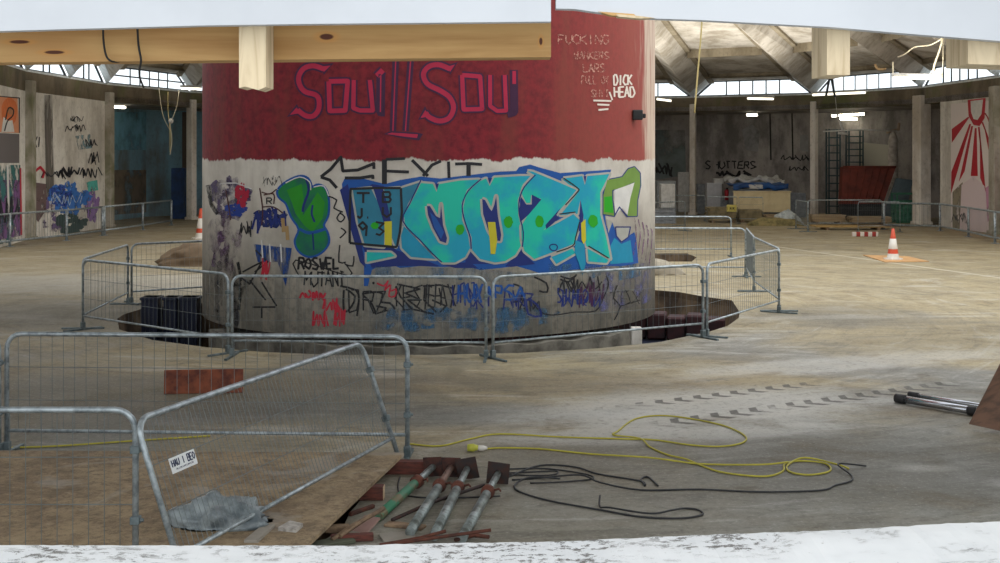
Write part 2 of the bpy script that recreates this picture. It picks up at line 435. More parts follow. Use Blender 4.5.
# ================================================================ painting on surfaces
class Cyl:
    def __init__(s, cx, cy, R): s.cx, s.cy, s.R = cx, cy, R
    def par(s, px, py):
        dx = (px-500)/F; A = dx*dx+1; Bq = -2*(dx*s.cx+s.cy); C = s.cx**2+s.cy**2-s.R**2
        D = Bq*Bq-4*A*C
        t = (-Bq-math.sqrt(max(D, 0)))/(2*A)
        X, Y = dx*t, t; th = math.atan2(X-s.cx, -(Y-s.cy))
        return (th*s.R, EYE-(py-HY)/F*t)
    def at(s, u, z, off):
        th = u/s.R; r = s.R+off
        return Vector((s.cx+r*math.sin(th), s.cy-r*math.cos(th), z))
    step = .12
class Pln:
    def __init__(s, p0, p1):
        s.p = Vector((p0[0], p0[1], 0)); s.d = Vector((p1[0]-p0[0], p1[1]-p0[1], 0)).normalized()
        n = Vector((-s.d.y, s.d.x, 0)); s.n = n if n.dot(-s.p) > 0 else -n       # towards the viewer's side
    def par(s, px, py):
        r = Vector(((px-500)/F, 1, 0)); t = s.p.dot(s.n)/r.dot(s.n)
        X = r*t
        return ((X-s.p).dot(s.d), EYE-(py-HY)/F*t)
    def at(s, u, z, off): q = s.p+s.d*u+s.n*off; q.z = z; return q
    step = None
def clip(poly, a, lo):
    out = []
    n = len(poly)
    for i in range(n):
        p, q = poly[i], poly[(i+1) % n]
        ip = p[0] >= a if lo else p[0] <= a; iq = q[0] >= a if lo else q[0] <= a
        if ip: out.append(p)
        if ip != iq:
            k = (a-p[0])/(q[0]-p[0]); out.append((a, p[1]+(q[1]-p[1])*k))
    return out
class Paint:
    def __init__(s, surf, dlay=.0016): s.s, s.bm, s.mats, s.dl = surf, B(), [], dlay
    def mi(s, m):
        if m not in s.mats: s.mats.append(m)
        return s.mats.index(m)
    def fill(s, pts, m, lay=1):
        P = [s.s.par(*p) for p in pts]; mi = s.mi(m); off = .003+s.dl*lay
        for t in tessellate_polygon([[Vector((p[0], p[1], 0)) for p in P]]):
            T = [P[i] for i in t]
            if s.s.step:
                lo, hi = min(p[0] for p in T), max(p[0] for p in T)
                k = math.floor(lo/s.s.step)
                while k*s.s.step < hi:
                    Q = clip(clip(T, k*s.s.step, True), (k+1)*s.s.step, False) if len(T) > 2 else []
                    if len(Q) > 2: s.face(Q, mi, off)
                    k += 1
            else: s.face(T, mi, off)
    def face(s, Q, mi, off):
        try:
            f = s.bm.faces.new([s.bm.verts.new(s.s.at(q[0], q[1], off)) for q in Q]); f.material_index = mi
        except ValueError: pass
    def stroke(s, pts, w, m, lay=2, sm=0, closed=False, w2=None):
        p = [Vector((a[0], a[1], 0)) for a in pts]
        if sm: p = smooth_path(p, sm, closed)
        if closed: p = p+[p[0]]
        n = len(p)
        for i in range(n-1):
            d = p[i+1]-p[i]
            if d.length < 1e-4: continue
            ww = w if w2 is None else w+(w2-w)*i/max(1, n-1)
            k = Vector((-d.y, d.x, 0)).normalized()*ww/2
            s.fill([(p[i]+k)[:2], (p[i+1]+k)[:2], (p[i+1]-k)[:2], (p[i]-k)[:2]], m, lay)
            if i: s.fill([(p[i].x+ww/2*math.cos(a*math.pi/3), p[i].y+ww/2*math.sin(a*math.pi/3)) for a in range(6)], m, lay)
    def blob(s, x, y, rx, ry, m, lay=1, jag=.15, n=18, seed=0):
        r = random.Random(seed or int(x*7+y*3))
        s.fill([(x+rx*math.cos(2*math.pi*i/n)*(1+r.uniform(-jag, jag)), y+ry*math.sin(2*math.pi*i/n)*(1+r.uniform(-jag, jag))) for i in range(n)], m, lay)
    def text(s, txt, x, y, w, h, lw, m, lay=3, jit=0, rot=0, gap=.25, seed=1):
        r = random.Random(seed); n = len(txt); cw = w/(n+(n-1)*gap)
        ca, sa = math.cos(rot), math.sin(rot)
        for i, ch in enumerate(txt):
            for st in FONT.get(ch.upper(), []):
                q = []
                for a, b in st:
                    lx = (i*(1+gap)+a)*cw+r.uniform(-jit, jit); ly = b*h+r.uniform(-jit, jit)
                    q.append((x+lx*ca-ly*sa, y+lx*sa+ly*ca))
                s.stroke(q, lw, m, lay)
    def scrawl(s, x, y, w, h, lw, m, lay=3, n=14, seed=1):   # fast unreadable tag
        r = random.Random(seed); q = []
        for i in range(n):
            q.append((x+w*(i+r.uniform(-.9, .9))/n, y+h*(r.random()*.35+(0 if i % 2 else .65))))
        s.stroke(q, lw, m, lay, sm=3)
        for k in range(3):
            a = x+w*r.random(); s.stroke([(a, y+h*r.uniform(-.1, .3)), (a+r.uniform(-.1, .3)*w, y+h*r.uniform(.6, 1.1))], lw, m, lay)
    def cloud(s, x, y, rx, ry, m, lay=1, n=26, seed=5):
        r = random.Random(seed)
        for k in range(n):
            a, q = r.uniform(0, 6.283), math.sqrt(r.random())
            s.blob(x+rx*.85*q*math.cos(a), y+ry*.85*q*math.sin(a), rx*r.uniform(.12, .34), ry*r.uniform(.12, .34), m, lay+k*.004, .3, 11, k+1)
    def out(s, name, parent, label=None, kind=None):
        o = link(name, s.bm, s.mats, parent)
        if label: o['label'] = label
        return o
FONT = {
 'A': [[(0,1),(.5,0),(1,1)],[(.2,.62),(.8,.62)]], 'B': [[(0,0),(0,1),(.8,1),(1,.75),(.8,.5),(0,.5)],[(0,0),(.8,0),(.95,.25),(.8,.5)]],
 'C': [[(1,.1),(.5,0),(0,.3),(0,.7),(.5,1),(1,.9)]], 'D': [[(0,0),(0,1),(.6,1),(1,.6),(1,.4),(.6,0),(0,0)]],
 'E': [[(1,0),(0,0),(0,1),(1,1)],[(0,.5),(.8,.5)]], 'F': [[(1,0),(0,0),(0,1)],[(0,.5),(.7,.5)]],
 'G': [[(1,.1),(.5,0),(0,.3),(0,.7),(.5,1),(1,.85),(1,.55),(.6,.55)]], 'H': [[(0,0),(0,1)],[(1,0),(1,1)],[(0,.5),(1,.5)]],
 'I': [[(.5,0),(.5,1)]], 'J': [[(.8,0),(.8,.8),(.5,1),(.1,.8)]], 'K': [[(0,0),(0,1)],[(1,0),(0,.5),(1,1)]], 'L': [[(0,0),(0,1),(1,1)]],
 'M': [[(0,1),(.1,0),(.5,.6),(.9,0),(1,1)]], 'N': [[(0,1),(0,0),(1,1),(1,0)]], 'O': [[(.5,0),(0,.3),(0,.7),(.5,1),(1,.7),(1,.3),(.5,0)]],
 'P': [[(0,1),(0,0),(.8,0),(1,.25),(.8,.5),(0,.5)]], 'Q': [[(.5,0),(0,.3),(0,.7),(.5,1),(1,.7),(1,.3),(.5,0)],[(.6,.7),(1,1)]],
 'R': [[(0,1),(0,0),(.8,0),(1,.25),(.8,.5),(0,.5)],[(.4,.5),(1,1)]], 'S': [[(1,.05),(.4,0),(0,.25),(.5,.5),(1,.75),(.6,1),(0,.95)]],
 'T': [[(0,0),(1,0)],[(.5,0),(.5,1)]], 'U': [[(0,0),(0,.7),(.5,1),(1,.7),(1,0)]], 'V': [[(0,0),(.5,1),(1,0)]],
 'W': [[(0,0),(.25,1),(.5,.4),(.75,1),(1,0)]], 'X': [[(0,0),(1,1)],[(1,0),(0,1)]], 'Y': [[(0,0),(.5,.5),(1,0)],[(.5,.5),(.5,1)]],
 'Z': [[(0,0),(1,0),(0,1),(1,1)]], '9': [[(1,.3),(.5,0),(0,.25),(.5,.55),(1,.3),(.9,1)]], '3': [[(0,0),(1,.1),(.4,.45),(1,.7),(.5,1),(0,.9)]],
 '.': [[(.4,.95),(.6,.95)]], '0': [[(.5,0),(0,.3),(0,.7),(.5,1),(1,.7),(1,.3),(.5,0)]], '1': [[(.2,.2),(.5,0),(.5,1)]], '6': [[(.9,0),(.2,.4),(0,.75),(.5,1),(1,.7),(.5,.5),(.1,.7)]],
}
def sp_(name, rgb): return pm('paint_'+name, rgb, .6, var=.12, scale=5)
turq = pm('paint_turquoise', (12, 196, 170), .6, rgb2=(8, 160, 192), scale=1.1, thr=(.42, .6)); cyan = sp_('cyan_blue', (8, 148, 186)); blue = sp_('blue', (10, 84, 168)); navy = sp_('navy', (14, 40, 120))
grey = sp_('silver_grey', (178, 178, 170)); blk = sp_('black', (26, 26, 32)); green = sp_('leaf_green', (36, 150, 30)); olive = sp_('olive_green', (116, 152, 62))
yel = sp_('yellow', (206, 196, 40)); dgreen = pm('paint_deep_green', (10, 130, 62), .6, rgb2=(20, 90, 90), scale=3); teal = sp_('teal', (40, 128, 158)); pink = sp_('crimson_pink', (190, 26, 70))
purp = sp_('dark_purple', (66, 16, 62)); redp = sp_('red', (200, 40, 64)); whitep = sp_('white', (226, 224, 220)); lgrn = sp_('bright_green', (30, 170, 20))

# ================================================================ the drum
DX, DY, DR = -1.205, 21.8, 3.88
t = NT('painted_drum_wall'); x, y, z = t.sep()
n1 = t.noise(1.2, 6, .65); n2 = t.noise(9, 5, .7); ns = t.noise(2.2, 5, .65, stretch=(1, 1, .12)); roll = t.noise(2.6, 5, .7, stretch=(1, 1, .25))
red = t.mix(t.step(n2, .35, .7), lin(138, 40, 50), lin(104, 30, 42))
red = t.mix(t.math('MULTIPLY', t.step(ns, .46, .66), .6), red, lin(120, 58, 50))
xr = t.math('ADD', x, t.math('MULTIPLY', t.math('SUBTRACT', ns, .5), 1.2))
red = t.mix(t.math('MULTIPLY', t.step(xr, -.4, 2.4), .6), red, lin(168, 88, 74))      # red lightened rightwards for the warm light there; bare edge follows
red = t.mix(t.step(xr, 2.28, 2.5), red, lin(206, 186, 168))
wh = t.mix(t.step(n1, .35, .7), lin(226, 220, 210), lin(194, 186, 176))
wh = t.mix(t.math('MULTIPLY', t.step(ns, .5, .72), .5), wh, lin(176, 168, 156))
zz = t.math('ADD', z, t.math('MULTIPLY', t.math('SUBTRACT', ns, .5), 1.2))
low = t.mix(t.step(n2, .4, .7), lin(196, 190, 178), lin(146, 142, 132))
low = t.mix(t.math('MULTIPLY', t.step(ns, .48, .6), .5), low, lin(118, 120, 116))
wh = t.mix(t.math('MULTIPLY', t.step(zz, 1.9, .7), .85), wh, low)
edge = t.math('ADD', z, t.math('MULTIPLY', t.math('SUBTRACT', roll, .5), .28))
c = t.mix(t.step(edge, 2.66, 2.69), wh, red)
t.bump(t.math('ADD', t.math('MULTIPLY', t.noise(14, 4, .7, stretch=(1, 1, .3)), .5), n1), .35, .02)
drum_m = t.done(c, .7, 0, .3)
drum = thing('concrete_drum', 'huge round concrete drum, red above and white below, covered in graffiti, standing in the pit', 'drum', (0, 0, 0))
bm = B(); N = 128
prof = [(DR-.45, .1), (DR, .1), (DR, 2.7), (DR, 5), (DR, 9.6), (DR-.4, 9.6)]
Mt = Matrix.Translation((DX, DY, 0))
lathe(bm, prof, N, Mt)
link('drum_wall', bm, drum_m, drum)
bm = B(); lathe(bm, [(3.45, .15), (3.45, -2.2)], 64, Mt)
link('core', bm, pm('dark_red_primer', (70, 30, 32), .8, rgb2=(36, 24, 28)), drum)
bm = B()                                            # concrete lip left standing under the front of the drum
a0, a1 = -1.02, 1.02; n = 40; R0, R1 = 3.5, 3.98
rows = []
for k in range(n+1):
    a = a0+(a1-a0)*k/n; h = .0 + .02*math.sin(k*1.7)
    rows.append([bm.verts.new((DX+r*math.sin(a), DY-r*math.cos(a), zz_)) for r, zz_ in ((R0, h), (R1, h), (R1, -2.2), (R0, -2.2))])
for A_, B_ in zip(rows, rows[1:]):
    for j in range(4): bm.faces.new((A_[j], B_[j], B_[(j+1) % 4], A_[(j+1) % 4]))
bm.faces.new(rows[0]); bm.faces.new(rows[-1][::-1])
link('lip', bm, pm('lip_concrete', (136, 132, 122), .9, rgb2=(84, 80, 74), scale=4), drum)
bm = B(); a = gp(655, 343, 0); box(bm, 2.0, 2.16, 19.0, 19.16, -.9, .12, bevel=.01)
link('prop', bm, c_white, drum)
bm = B(); u, z_ = Cyl(DX, DY, DR).par(634, 115); q = Cyl(DX, DY, DR).at(u, z_, .06)
box(bm, -.08, .08, -.06, .06, -.08, .08, Matrix.Translation(q), bevel=.012); box(bm, .08, .13, -.03, .03, -.05, .02, Matrix.Translation(q), bevel=.01)
link('junction_box', bm, black, drum)

cyl = Cyl(DX, DY, DR)
# "SOUL II SOUL"
P = Paint(cyl)
def outl(pts, w, sm=4, closed=False, inner=pink, core=.56):
    w = w*1.38
    P.stroke(pts, w, purp, 2, sm, closed); P.stroke(pts, w*core, inner, 3, sm, closed)
P.fill([(334,63),(321,65),(324,75)], purp, 2); P.fill([(331,65.5),(322,66.5),(324,72)], pink, 3); P.fill([(287,117),(297,104),(303,114)], purp, 2); P.fill([(290,115),(297,107.5),(301,113)], pink, 3)
P.fill([(458,62),(447,65),(450,75)], purp, 2); P.fill([(455,64.5),(448,66.5),(450,72)], pink, 3); P.fill([(418,120),(425,106),(430,117)], purp, 2); P.fill([(420.5,118),(425.5,110),(428.5,116.5)], pink, 3)
outl([(324,69),(313.6,65.8),(304,68.6),(299,77),(300.5,86),(306,92),(315,94.5),(319,99),(319,109),(313.6,116),(305.6,115.6),(298,110)], 6.4)
outl([(329,81.4),(348,81),(345.5,110.5),(330,111)], 6, 0, True)
outl([(354,80),(353.5,108),(360,110.5),(373,110.5),(370,80)], 5.5, 0)
outl([(377,76),(383,70)], 7, 0); outl([(381,74),(380.5,112),(385,112)], 6.5, 0, inner=purp); P.stroke([(381,76),(380.5,112)], 1.2, pink, 4)
for q in (((396,56),(393,131)), ((411,56),(405.5,131))):
    P.stroke(q, 6.5, purp, 2); P.stroke(q, 1.2, pink, 3)
P.fill([(384,134),(391,131),(417,132.5),(423,134),(419,140.5),(400,137.8)], purp, 2); P.fill([(387,134),(392,132.6),(418,134.4),(417,138),(400,136)], pink, 3)
outl([(450,69),(439,64.8),(429,66.5),(423.5,74),(427.5,84),(441,91),(450,98),(453.5,108),(449,118),(439,121),(429,117),(426,113)], 6.4)
outl([(462,75),(480,76.5),(482,109),(463.5,109.5)], 5.5, 0, True)
outl([(490,75),(490,106),(497,111),(506,110.5),(504.5,75)], 5, 0)
outl([(513.6,70),(514,112),(507,114)], 6, 0, inner=purp); P.stroke([(514,71),(514,84)], 3.6, pink, 4)
P.out('red_lettering', drum, 'crimson and purple SOUL II SOUL lettering on the red band')

P = Paint(cyl)                                       # chalked insults, top right
chalk = spray('faint_chalk', (206, 148, 132), .5, 30); chalk2 = spray('chalk', (236, 222, 210), .75, 30)
P.text('FUCKING', 558, 35, 50, 9, 1.3, chalk, jit=.4); P.text('WANKERS', 574, 52, 34, 7, 1.1, chalk, jit=.4); P.text('LARS', 583, 64, 21, 8, 1.3, chalk, jit=.3)
P.text('FULL OV', 581, 76, 27, 8, 1.1, chalk, jit=.4); P.text('SHIT', 591, 90, 17, 7, 1.2, chalk, jit=.3)
P.text('DICK', 613.5, 75, 18, 10, 1.7, chalk2, jit=.3); P.text('HEAD', 614, 87, 20, 10, 1.7, chalk2, jit=.3)
for q, w in (((593,100.5,611,101),1.8), ((597,104.5,609,105),1.8), ((598,110,608,109),1.8), ((609,92,612,100),1.6)): P.stroke([q[:2], q[2:]], w, chalk2, 3)
P.out('chalk_writing', drum, 'pale chalked insults high on the right of the red band')

P = Paint(cyl)                                       # the big piece
P.fill([(342,184),(345,178),(365,179),(385,184),(400,180),(421,176.5),(440,178.5),(470,175),(500,171.5),(516,171),(519,167),(530,164.5),(541,168),(560,173),(611,169.5),(606,190),(604,205),
        (606,225),(612,240),(618,262),(600,267),(572,270),(545,275),(530,270),(516,266),(500,268),(480,270),(465,266),(440,267),(420,266),(400,268),(385,262),(372,270),(368,286),(364,286),(364,266),(360,250),(352,232),(344,205)], blue, 1)
P.fill([(356,196),(372,184),(384,186),(392,226),(396,250),(420,258),(440,266),(400,266),(372,268),(360,240)], navy, 1.4)
for q in ([(440,264),(470,262),(478,268),(455,268)], [(468,240),(474,252),(490,264),(465,264)], [(505,266),(521,250),(526,256),(535,264),(510,267)], [(340,190),(348,184),(362,246),(366,268),(360,262)]):
    P.fill(q, navy, 1.5)
L2 = [(421,183),(433,184),(436.5,192),(439,184),(460,180.5),(479,179.5),(467,190),(461.5,203),(462,220),(468,235),(470,248),(465,257),(455,262.5),(443,262.5),(438,258),(420,240),(405,224),(404,215),(410,205)]
L3 = [(480,181),(486,178.5),(489.5,186),(494,177.5),(520,176),(533,176),(523,186),(517.5,200),(518,215),(522,232),(521,245),(515,255),(505,261),(495,262.5),(480,259),(472,250),(471.5,237),(465,222),(463,208),(466,194),(474,186)]
L4 = [(527,171),(532,171.5),(576,190),(563,206),(556,214),(553,222),(543,230),(557,223),(573,214),(579,220),(577,232),(573,244),(558,250),(534,259),(524,251),(521.5,240),(521,226),(528,214),(541,199),(531,195),(530,203),(526,203),(521.5,194),(524,186),(534,175)]
L5 = [(563,178.5),(582,176),(584.5,185),(587,176),(609,174),(600,192),(600,215),(606,238),(610,259),(586,246),(584,236),(583,215),(580,200),(577,214),(560,215),(578,192),(563,180)]
tri = [(404,226),(436,259),(411,257),(402,248),(401,236)]
top = [(402,188),(421,182),(408,204),(403,220),(401,216)]
A1 = [(353,190),(371,188),(380,206),(385,224),(384,247),(365,245),(358,222)]
A2 = [(384,189),(400,188),(401,216),(400,236),(396,247),(392,238),(388,212)]
low1 = [(367,252),(391,252.5),(395,256),(367,262)]
for q, m in ((tri, cyan), (top, teal), (A1, teal), (A2, teal), (low1, turq), (L2, turq), (L3, turq), (L5, turq), (L4, turq),
             ([(551,257),(572,248.5),(575,253),(556,264)], turq), ([(587,248.5),(608,260),(606,263),(588,261.5)], turq)):
    lay = 4 if q in (L4,) else 2.6 if q in (L5,) else 3
    P.stroke(q, 4.2, grey, lay, 0, True); P.fill(q, m, lay+.5)
# cyan lower halves
0 and P.fill([(462,232),(467,236),(468.5,248),(464,256),(455,261),(444,261),(436,254),(445,250),(458,246)], cyan, 4)
0 and P.fill([(497,186),(514,186),(514,205),(518,228),(519,243),(513,253),(506,240),(502,215),(499,196)], cyan, 4)
0 and P.fill([(524,228),(536,222),(543,231),(558,225),(572,217),(576,221),(574,233),(571,242),(558,248),(535,256),(526,249),(524,240)], cyan, 5)
for q in ([(421,180),(410,203),(403,221),(420,240),(437,258),(442,262)], [(481,179),(468,191),(462,206),(465,222),(470,237),(471,249)], [(535,175),(524,187),(519,200),(519,214),(523,232),(522,247)],
          [(563,178),(577,188),(577,192),(565,205)], [(559,214),(575,212)], [(588,246),(608,258)], [(556,252),(572,246),(575,238),(579,222)]):
    P.stroke(q, 1.2, blk if q[0][0] > 550 else navy, 5.5, 3)
for q in ([(427,206),(430,206),(436,216),(440,218),(441,204),(443,225),(447,238),(446,243),(440,241),(433,228),(428,215)],
          [(482,199),(485,200),(489,208),(491.5,211),(494,205),(496,196),(497.5,215),(501,235),(500,241),(494,240),(488,230),(483,214)]):
    P.stroke(q, 4.5, grey, 4.4, 0, True); P.fill(q, navy, 5)
P.fill([(430,212),(437,219),(444,232),(441,239),(434,227)], blue, 5.4)
P.fill([(521,197),(526,204.5),(531.5,204.5),(531.5,194.5),(541,199.5),(528,215),(520,222),(518.5,212)], navy, 5.2)
P.fill([(545,225),(560,208),(556,215),(559,218),(546,229)], navy, 5.2); P.fill([(580,200),(583,215),(582,228),(578,232),(579,218)], navy, 5.2)
P.fill([(435,183.5),(439,183.5),(437,190)], navy, 5); P.fill([(487.5,178),(492,178),(489.5,184)], navy, 5); P.fill([(583,176),(586,176),(584.7,183)], navy, 5)
P.fill([(373,187),(383,188),(388,206),(392,226),(385,226),(379,206)], navy, 5)
for q in ([(384.5,221.5),(392,221),(392,247),(385,247)], [(487.5,222),(495,222),(497,240),(495,254),(490.5,254),(489.5,240)], [(580.5,223),(585,219),(585.5,240),(583,244),(581,240)]): P.fill(q, yel, 6)
for (x_, y_, rx, ry) in ((460, 229.5, 4.2, 5.5), (508, 222, 4.6, 6), (539, 221.5, 4.4, 6), (592.5, 221, 4.8, 6.5), (375, 225.5, 4, 3.5)): P.blob(x_, y_, rx, ry, lgrn, 6, .1)
P.fill([(575,240),(584,244),(585,264),(582,276),(578,262),(574,252)], cyan, 5.8)
P.stroke([(549,247),(551,244.5),(555,244.5),(557,247),(555,250.5),(551,250)], 1.2, navy, 6, 3, True)
# black frame and initials on the left letter
for q in ([(350,189),(376,188),(401,188)], [(401,188),(402,212),(400,232),(397,247)], [(397,247),(372,245),(350,243)], [(350,243),(350,215),(351,189)]): P.stroke(q, 2.4, blk, 6.5)
P.text('T', 357, 193, 13, 10, 2.2, blk, 6.5); P.text('J.', 357, 208, 14, 10, 2.2, blk, 6.5); P.text('9', 359, 222, 8, 14, 2.2, blk, 6.5)
P.text('B', 383, 192, 8, 10, 2.2, blk, 6.5); P.text('U', 383, 207, 8, 10, 2.2, blk, 6.5); P.text('3', 376, 222, 8, 13, 2, blk, 6.5)
P.out('turquoise_mural', drum, 'large turquoise block letters with navy shadow and black framed initials')

P = Paint(cyl)                                       # green hook and blue bag at its right
hook = [(607,180),(622,177),(628,169),(634,167),(639.5,173),(640,185),(637,200),(636.5,216),(627,216),(629,198),(634,182),(620,188),(612,190),(612,200),(614,216),(603,214),(603,195)]
P.stroke(hook, 2, navy, 2, 0, True); P.fill(hook, olive, 2.5); P.fill([(604,197),(611.5,196),(613,213),(604,212)], lgrn, 3); P.fill([(614,190),(618,188.5),(634,182.5),(630,198),(627,215),(622,208),(615,215),(614,204)], whitep, 2.8)
P.out('olive_hook_mural', drum, 'olive green hook shape'); P = Paint(cyl)
P.fill([(604,236),(612,222),(616,234),(621,243),(628,236),(634,232),(636,240),(638,263),(622,266),(606,266),(603,246)], blue, 2)
P.fill([(610,246),(614,238),(621,244),(630,240),(633,262),(610,264)], cyan, 2.4)
P.fill([(615,227),(630,227),(628,237),(621,242),(616,236)], grey, 3); P.stroke([(615,227),(630,227),(628,237),(621,242),(616,236)], 1.2, navy, 3.4, 0, True)
P.fill([(606,219),(612,222),(608,233)], grey, 3); P.stroke([(614,216),(619,207),(627,217)], 1.2, navy, 3.4)
for k in range(5):
    xx = 634+k*4; P.stroke([(xx, 216+3*k), (xx+2, 235), (xx-1, 255+2*k)], .9, spray('violet_scribble', (130, 84, 130), .5, 14), 3, 3)
P.out('blue_bag_mural', drum, 'blue bag shape below the olive hook')

P = Paint(cyl)                                       # green character blob
blob = [(279,190),(288,182),(300,177),(308,179.5),(312,188),(318,185.5),(325,189),(328,200),(327.5,215),(323,225),(327,233),(328,243),(321,252),(310,256),(300,251),(296,241),(300,229),(292,216),(287,203),(280,197)]
P.stroke(blob, 4.5, blue, 2, 3, True); P.fill([tuple(v[:2]) for v in smooth_path([(a_, b_, 0) for a_, b_ in blob], 3, True)], dgreen, 2.5)
P.fill([(287,190),(302,184),(304,200),(303,216),(318,192),(325,202),(323,218),(313,232),(305,226),(296,214),(292,202)], green, 3)
P.stroke([(306,178),(309,190),(304,205),(303,212)], 2.4, navy, 3.5, 3); P.stroke([(313,205),(312,214),(315,222)], 2, navy, 3.5, 3); P.stroke([(300,229),(310,233),(325,229)], 3, blue, 3.5, 3)
P.stroke([(313,233),(314,250)], 1.6, navy, 3.5); P.stroke([(286,183),(300,177),(310,182),(311,190)], 1, whitep, 4, 3); P.stroke([(314,187),(324,186),(329,196)], 1, whitep, 4, 3)
P.out('green_mural', drum, 'green rounded figure with blue outline')

P = Paint(cyl)                                       # black arrow, EXIT and tags
P.stroke([(384.5,159.5),(384.5,184)], 5, blk, 2); P.stroke([(386,159.5),(405,158.5)], 2.8, blk, 2); P.stroke([(386,171),(409,172)], 3, blk, 2)
P.stroke([(412,160),(420,168),(428,176)], 3.2, blk, 2); P.stroke([(441,161),(432,165),(423,176)], 3, blk, 2); P.stroke([(448.5,161.5),(449,178)], 3, blk, 2)
P.stroke([(455,164),(469,163.5),(482,164.5)], 3, blk, 2); P.stroke([(468.5,164),(468.5,176)], 4.4, blk, 2)
for q in ([(321,177),(331,169),(341,157),(343,171),(358,170),(374,163.5),(374,169)], [(321,177),(330,180),(337,188)], [(345,178),(360,178),(373,176),(373,179)]): P.stroke(q, 3.1, blk, 2)
P.text('ROSWEL', 299, 258, 40, 11, 2.2, blk, 2.5, .8); P.text('MUTANT', 305, 272, 40, 14, 1.5, blk, 2.5, 1.2, seed=4)
P.stroke([(300,277),(296,260),(350,276),(344,262)], 1.2, blk, 2.5, 3)
for q in ([(328,196),(337,200),(334,208),(343,212)], [(341,212),(337,218),(341,222),(345,217),(340,213)], [(340,245),(339,262),(346,262)], [(354,256),(353,266),(345,264)], [(341,228),(346,232),(340,238)]): P.stroke(q, 1.4, blk, 2.5, 2)
for q in ([(243,272),(262,262),(250,284),(242,278)], [(250,280),(266,300)], [(262,282),(277,306)], [(253,307),(276,307)], [(256,250),(268,262),(255,272)], [(262,308),(262,318)]): P.stroke(q, 1.7, blk, 2.5)
P.stroke([(238,262),(241,280),(239,310)], 3, spray('black_smear', (26, 28, 30), .55, 9), 2.4, 2)
for q in ([(362,294),(375,292),(383,294),(381,302),(390,303),(395,309)], [(363,295),(372,304),(376,314)], [(376,306),(386,308),(383,311)], [(344,290),(344,312),(352,306),(355,296),(346,289)], [(340,286),(356,290),(359,300),(357,316)]): P.stroke(q, 2, blk, 2.5, 2)
for q in ([(397,284),(420,289),(405,293),(421,300),(408,300),(424,312)], [(400,296),(412,309),(421,311),(434,314)], [(423,286),(440,285),(452,288)], [(425,287),(424,300),(436,312)], [(432,300),(446,306),(440,312)], [(396,286),(401,298)]): P.stroke(q, 1.8, blk, 2.5)
for q in ([(513,284),(522,288),(521,300),(512,302)], [(534,277),(546,283),(547,292),(539,291)], [(560,276),(570,279),(576,275),(568,282),(560,279)]): P.stroke(q, 1.8, blk, 2.5, 2)
P.text('SHIMBO', 557, 289, 30, 14, 1.6, navy, 2.5, 1, seed=2); P.scrawl(558, 276, 44, 18, 1.3, blk, 2.6, 16, 5); P.scrawl(560, 293, 42, 15, 1.2, navy, 2.6, 14, 6); P.scrawl(580, 280, 26, 28, 1.1, purp, 2.7, 12, 8)
P.stroke([(530,300),(541,312),(553,315),(575,312),(595,311),(602,300),(608,285),(606,276)], 1.2, blk, 2.5, 3)
P.stroke([(617,285),(613,298),(620,306),(614,320)], 1.2, blk, 2.5, 2); P.stroke([(625,290),(630,302),(620,306),(640,300)], 1, blk, 2.5, 2)
P.text('TFX', 610, 292, 30, 12, 1, spray('faint_black', (50, 50, 52), .5, 20), 2.4, 1)
for q in ([(226,190),(229,205),(231,220)], [(260,188),(263,210),(262,225)], [(262,192),(270,194),(277,189)], [(263,207),(274,207),(283,213)], [(264,195),(274,194),(274,204)]): P.stroke(q, 1.3, spray('brown_marker', (80, 44, 40), .7, 20), 2.5, 3)
P.scrawl(263, 176, 20, 10, .8, spray('faint_black', (50, 50, 52), .5, 20), 2.3, 9, 11); P.scrawl(240, 222, 14, 14, 1, blk, 2.4, 9, 12); P.text('R', 267, 198, 5, 6, 1.2, blk, 2.5)
P.out('black_tags', drum, 'black marker arrow, EXIT and scrawled tags')

P = Paint(cyl)                                       # coloured tags and washes low on the drum
for (q, tx, sd, mm) in (((428, 286, 26, 20), 'EHAX', 1, blk), ((452, 284, 24, 20), 'HRB', 5, navy), ((470, 290, 20, 18), 'YKA', 7, navy), ((505, 292, 26, 16), 'HNKR', 9, navy), ((520, 300, 18, 12), 'AM', 4, blk), ((396, 286, 34, 22), 'KESI', 12, blk), ((350, 290, 36, 22), 'DRZ', 3, blk)): P.text(tx, *q, 1.5, mm, 2.5, 2.2, seed=sd)
P.text('APSA', 484, 286, 40, 13, 2.2, blue, 2.7, 1, seed=5); P.text('HUX', 458, 284, 24, 18, 2.2, blue, 2.7, 1, seed=6)
P.stroke([(528,298),(537,305),(541,316),(528,314),(526,300)], 2, navy, 2.6, 2)
P.stroke([(377,283),(384,286),(388,281),(385,290),(390,285),(391,291),(396,289),(395,296),(389,296),(391,285)], 1.6, redp, 2.6, 2); P.blob(373.5, 283, 1.3, 1.3, blk, 2.6)
P.scrawl(301, 291, 26, 9, 2, redp, 2.6, 12, 3); P.scrawl(324, 298, 16, 16, 1.8, redp, 2.6, 9, 4); P.scrawl(312, 310, 16, 17, 1.8, redp, 2.6, 9, 6); P.scrawl(335, 308, 13, 17, 1.8, redp, 2.6, 8, 8)
P.scrawl(262, 256, 9, 26, 1.2, redp, 2.5, 8, 14)
wash = spray('blue_wash', (74, 116, 152), .4, 6, .2, (1, 1, .35)); wash2 = spray('lavender_wash', (110, 110, 160), .4, 4, .2)
P.cloud(410, 320, 50, 14, wash, 1.8, 40, 3); P.cloud(500, 319, 60, 14, wash, 1.9, 46, 4)
P.fill([(548,264),(606,264),(606,272),(560,292),(550,284)], wash, 1.7); P.fill([(372,266),(480,268),(545,276),(500,282),(400,276),(374,278)], wash, 1.6)
P.fill([(600,262),(640,264),(640,276),(610,282)], wash, 1.6)
st = spray('blue_drips', (24, 70, 140), .55, 6, .15, (1, 1, .25))
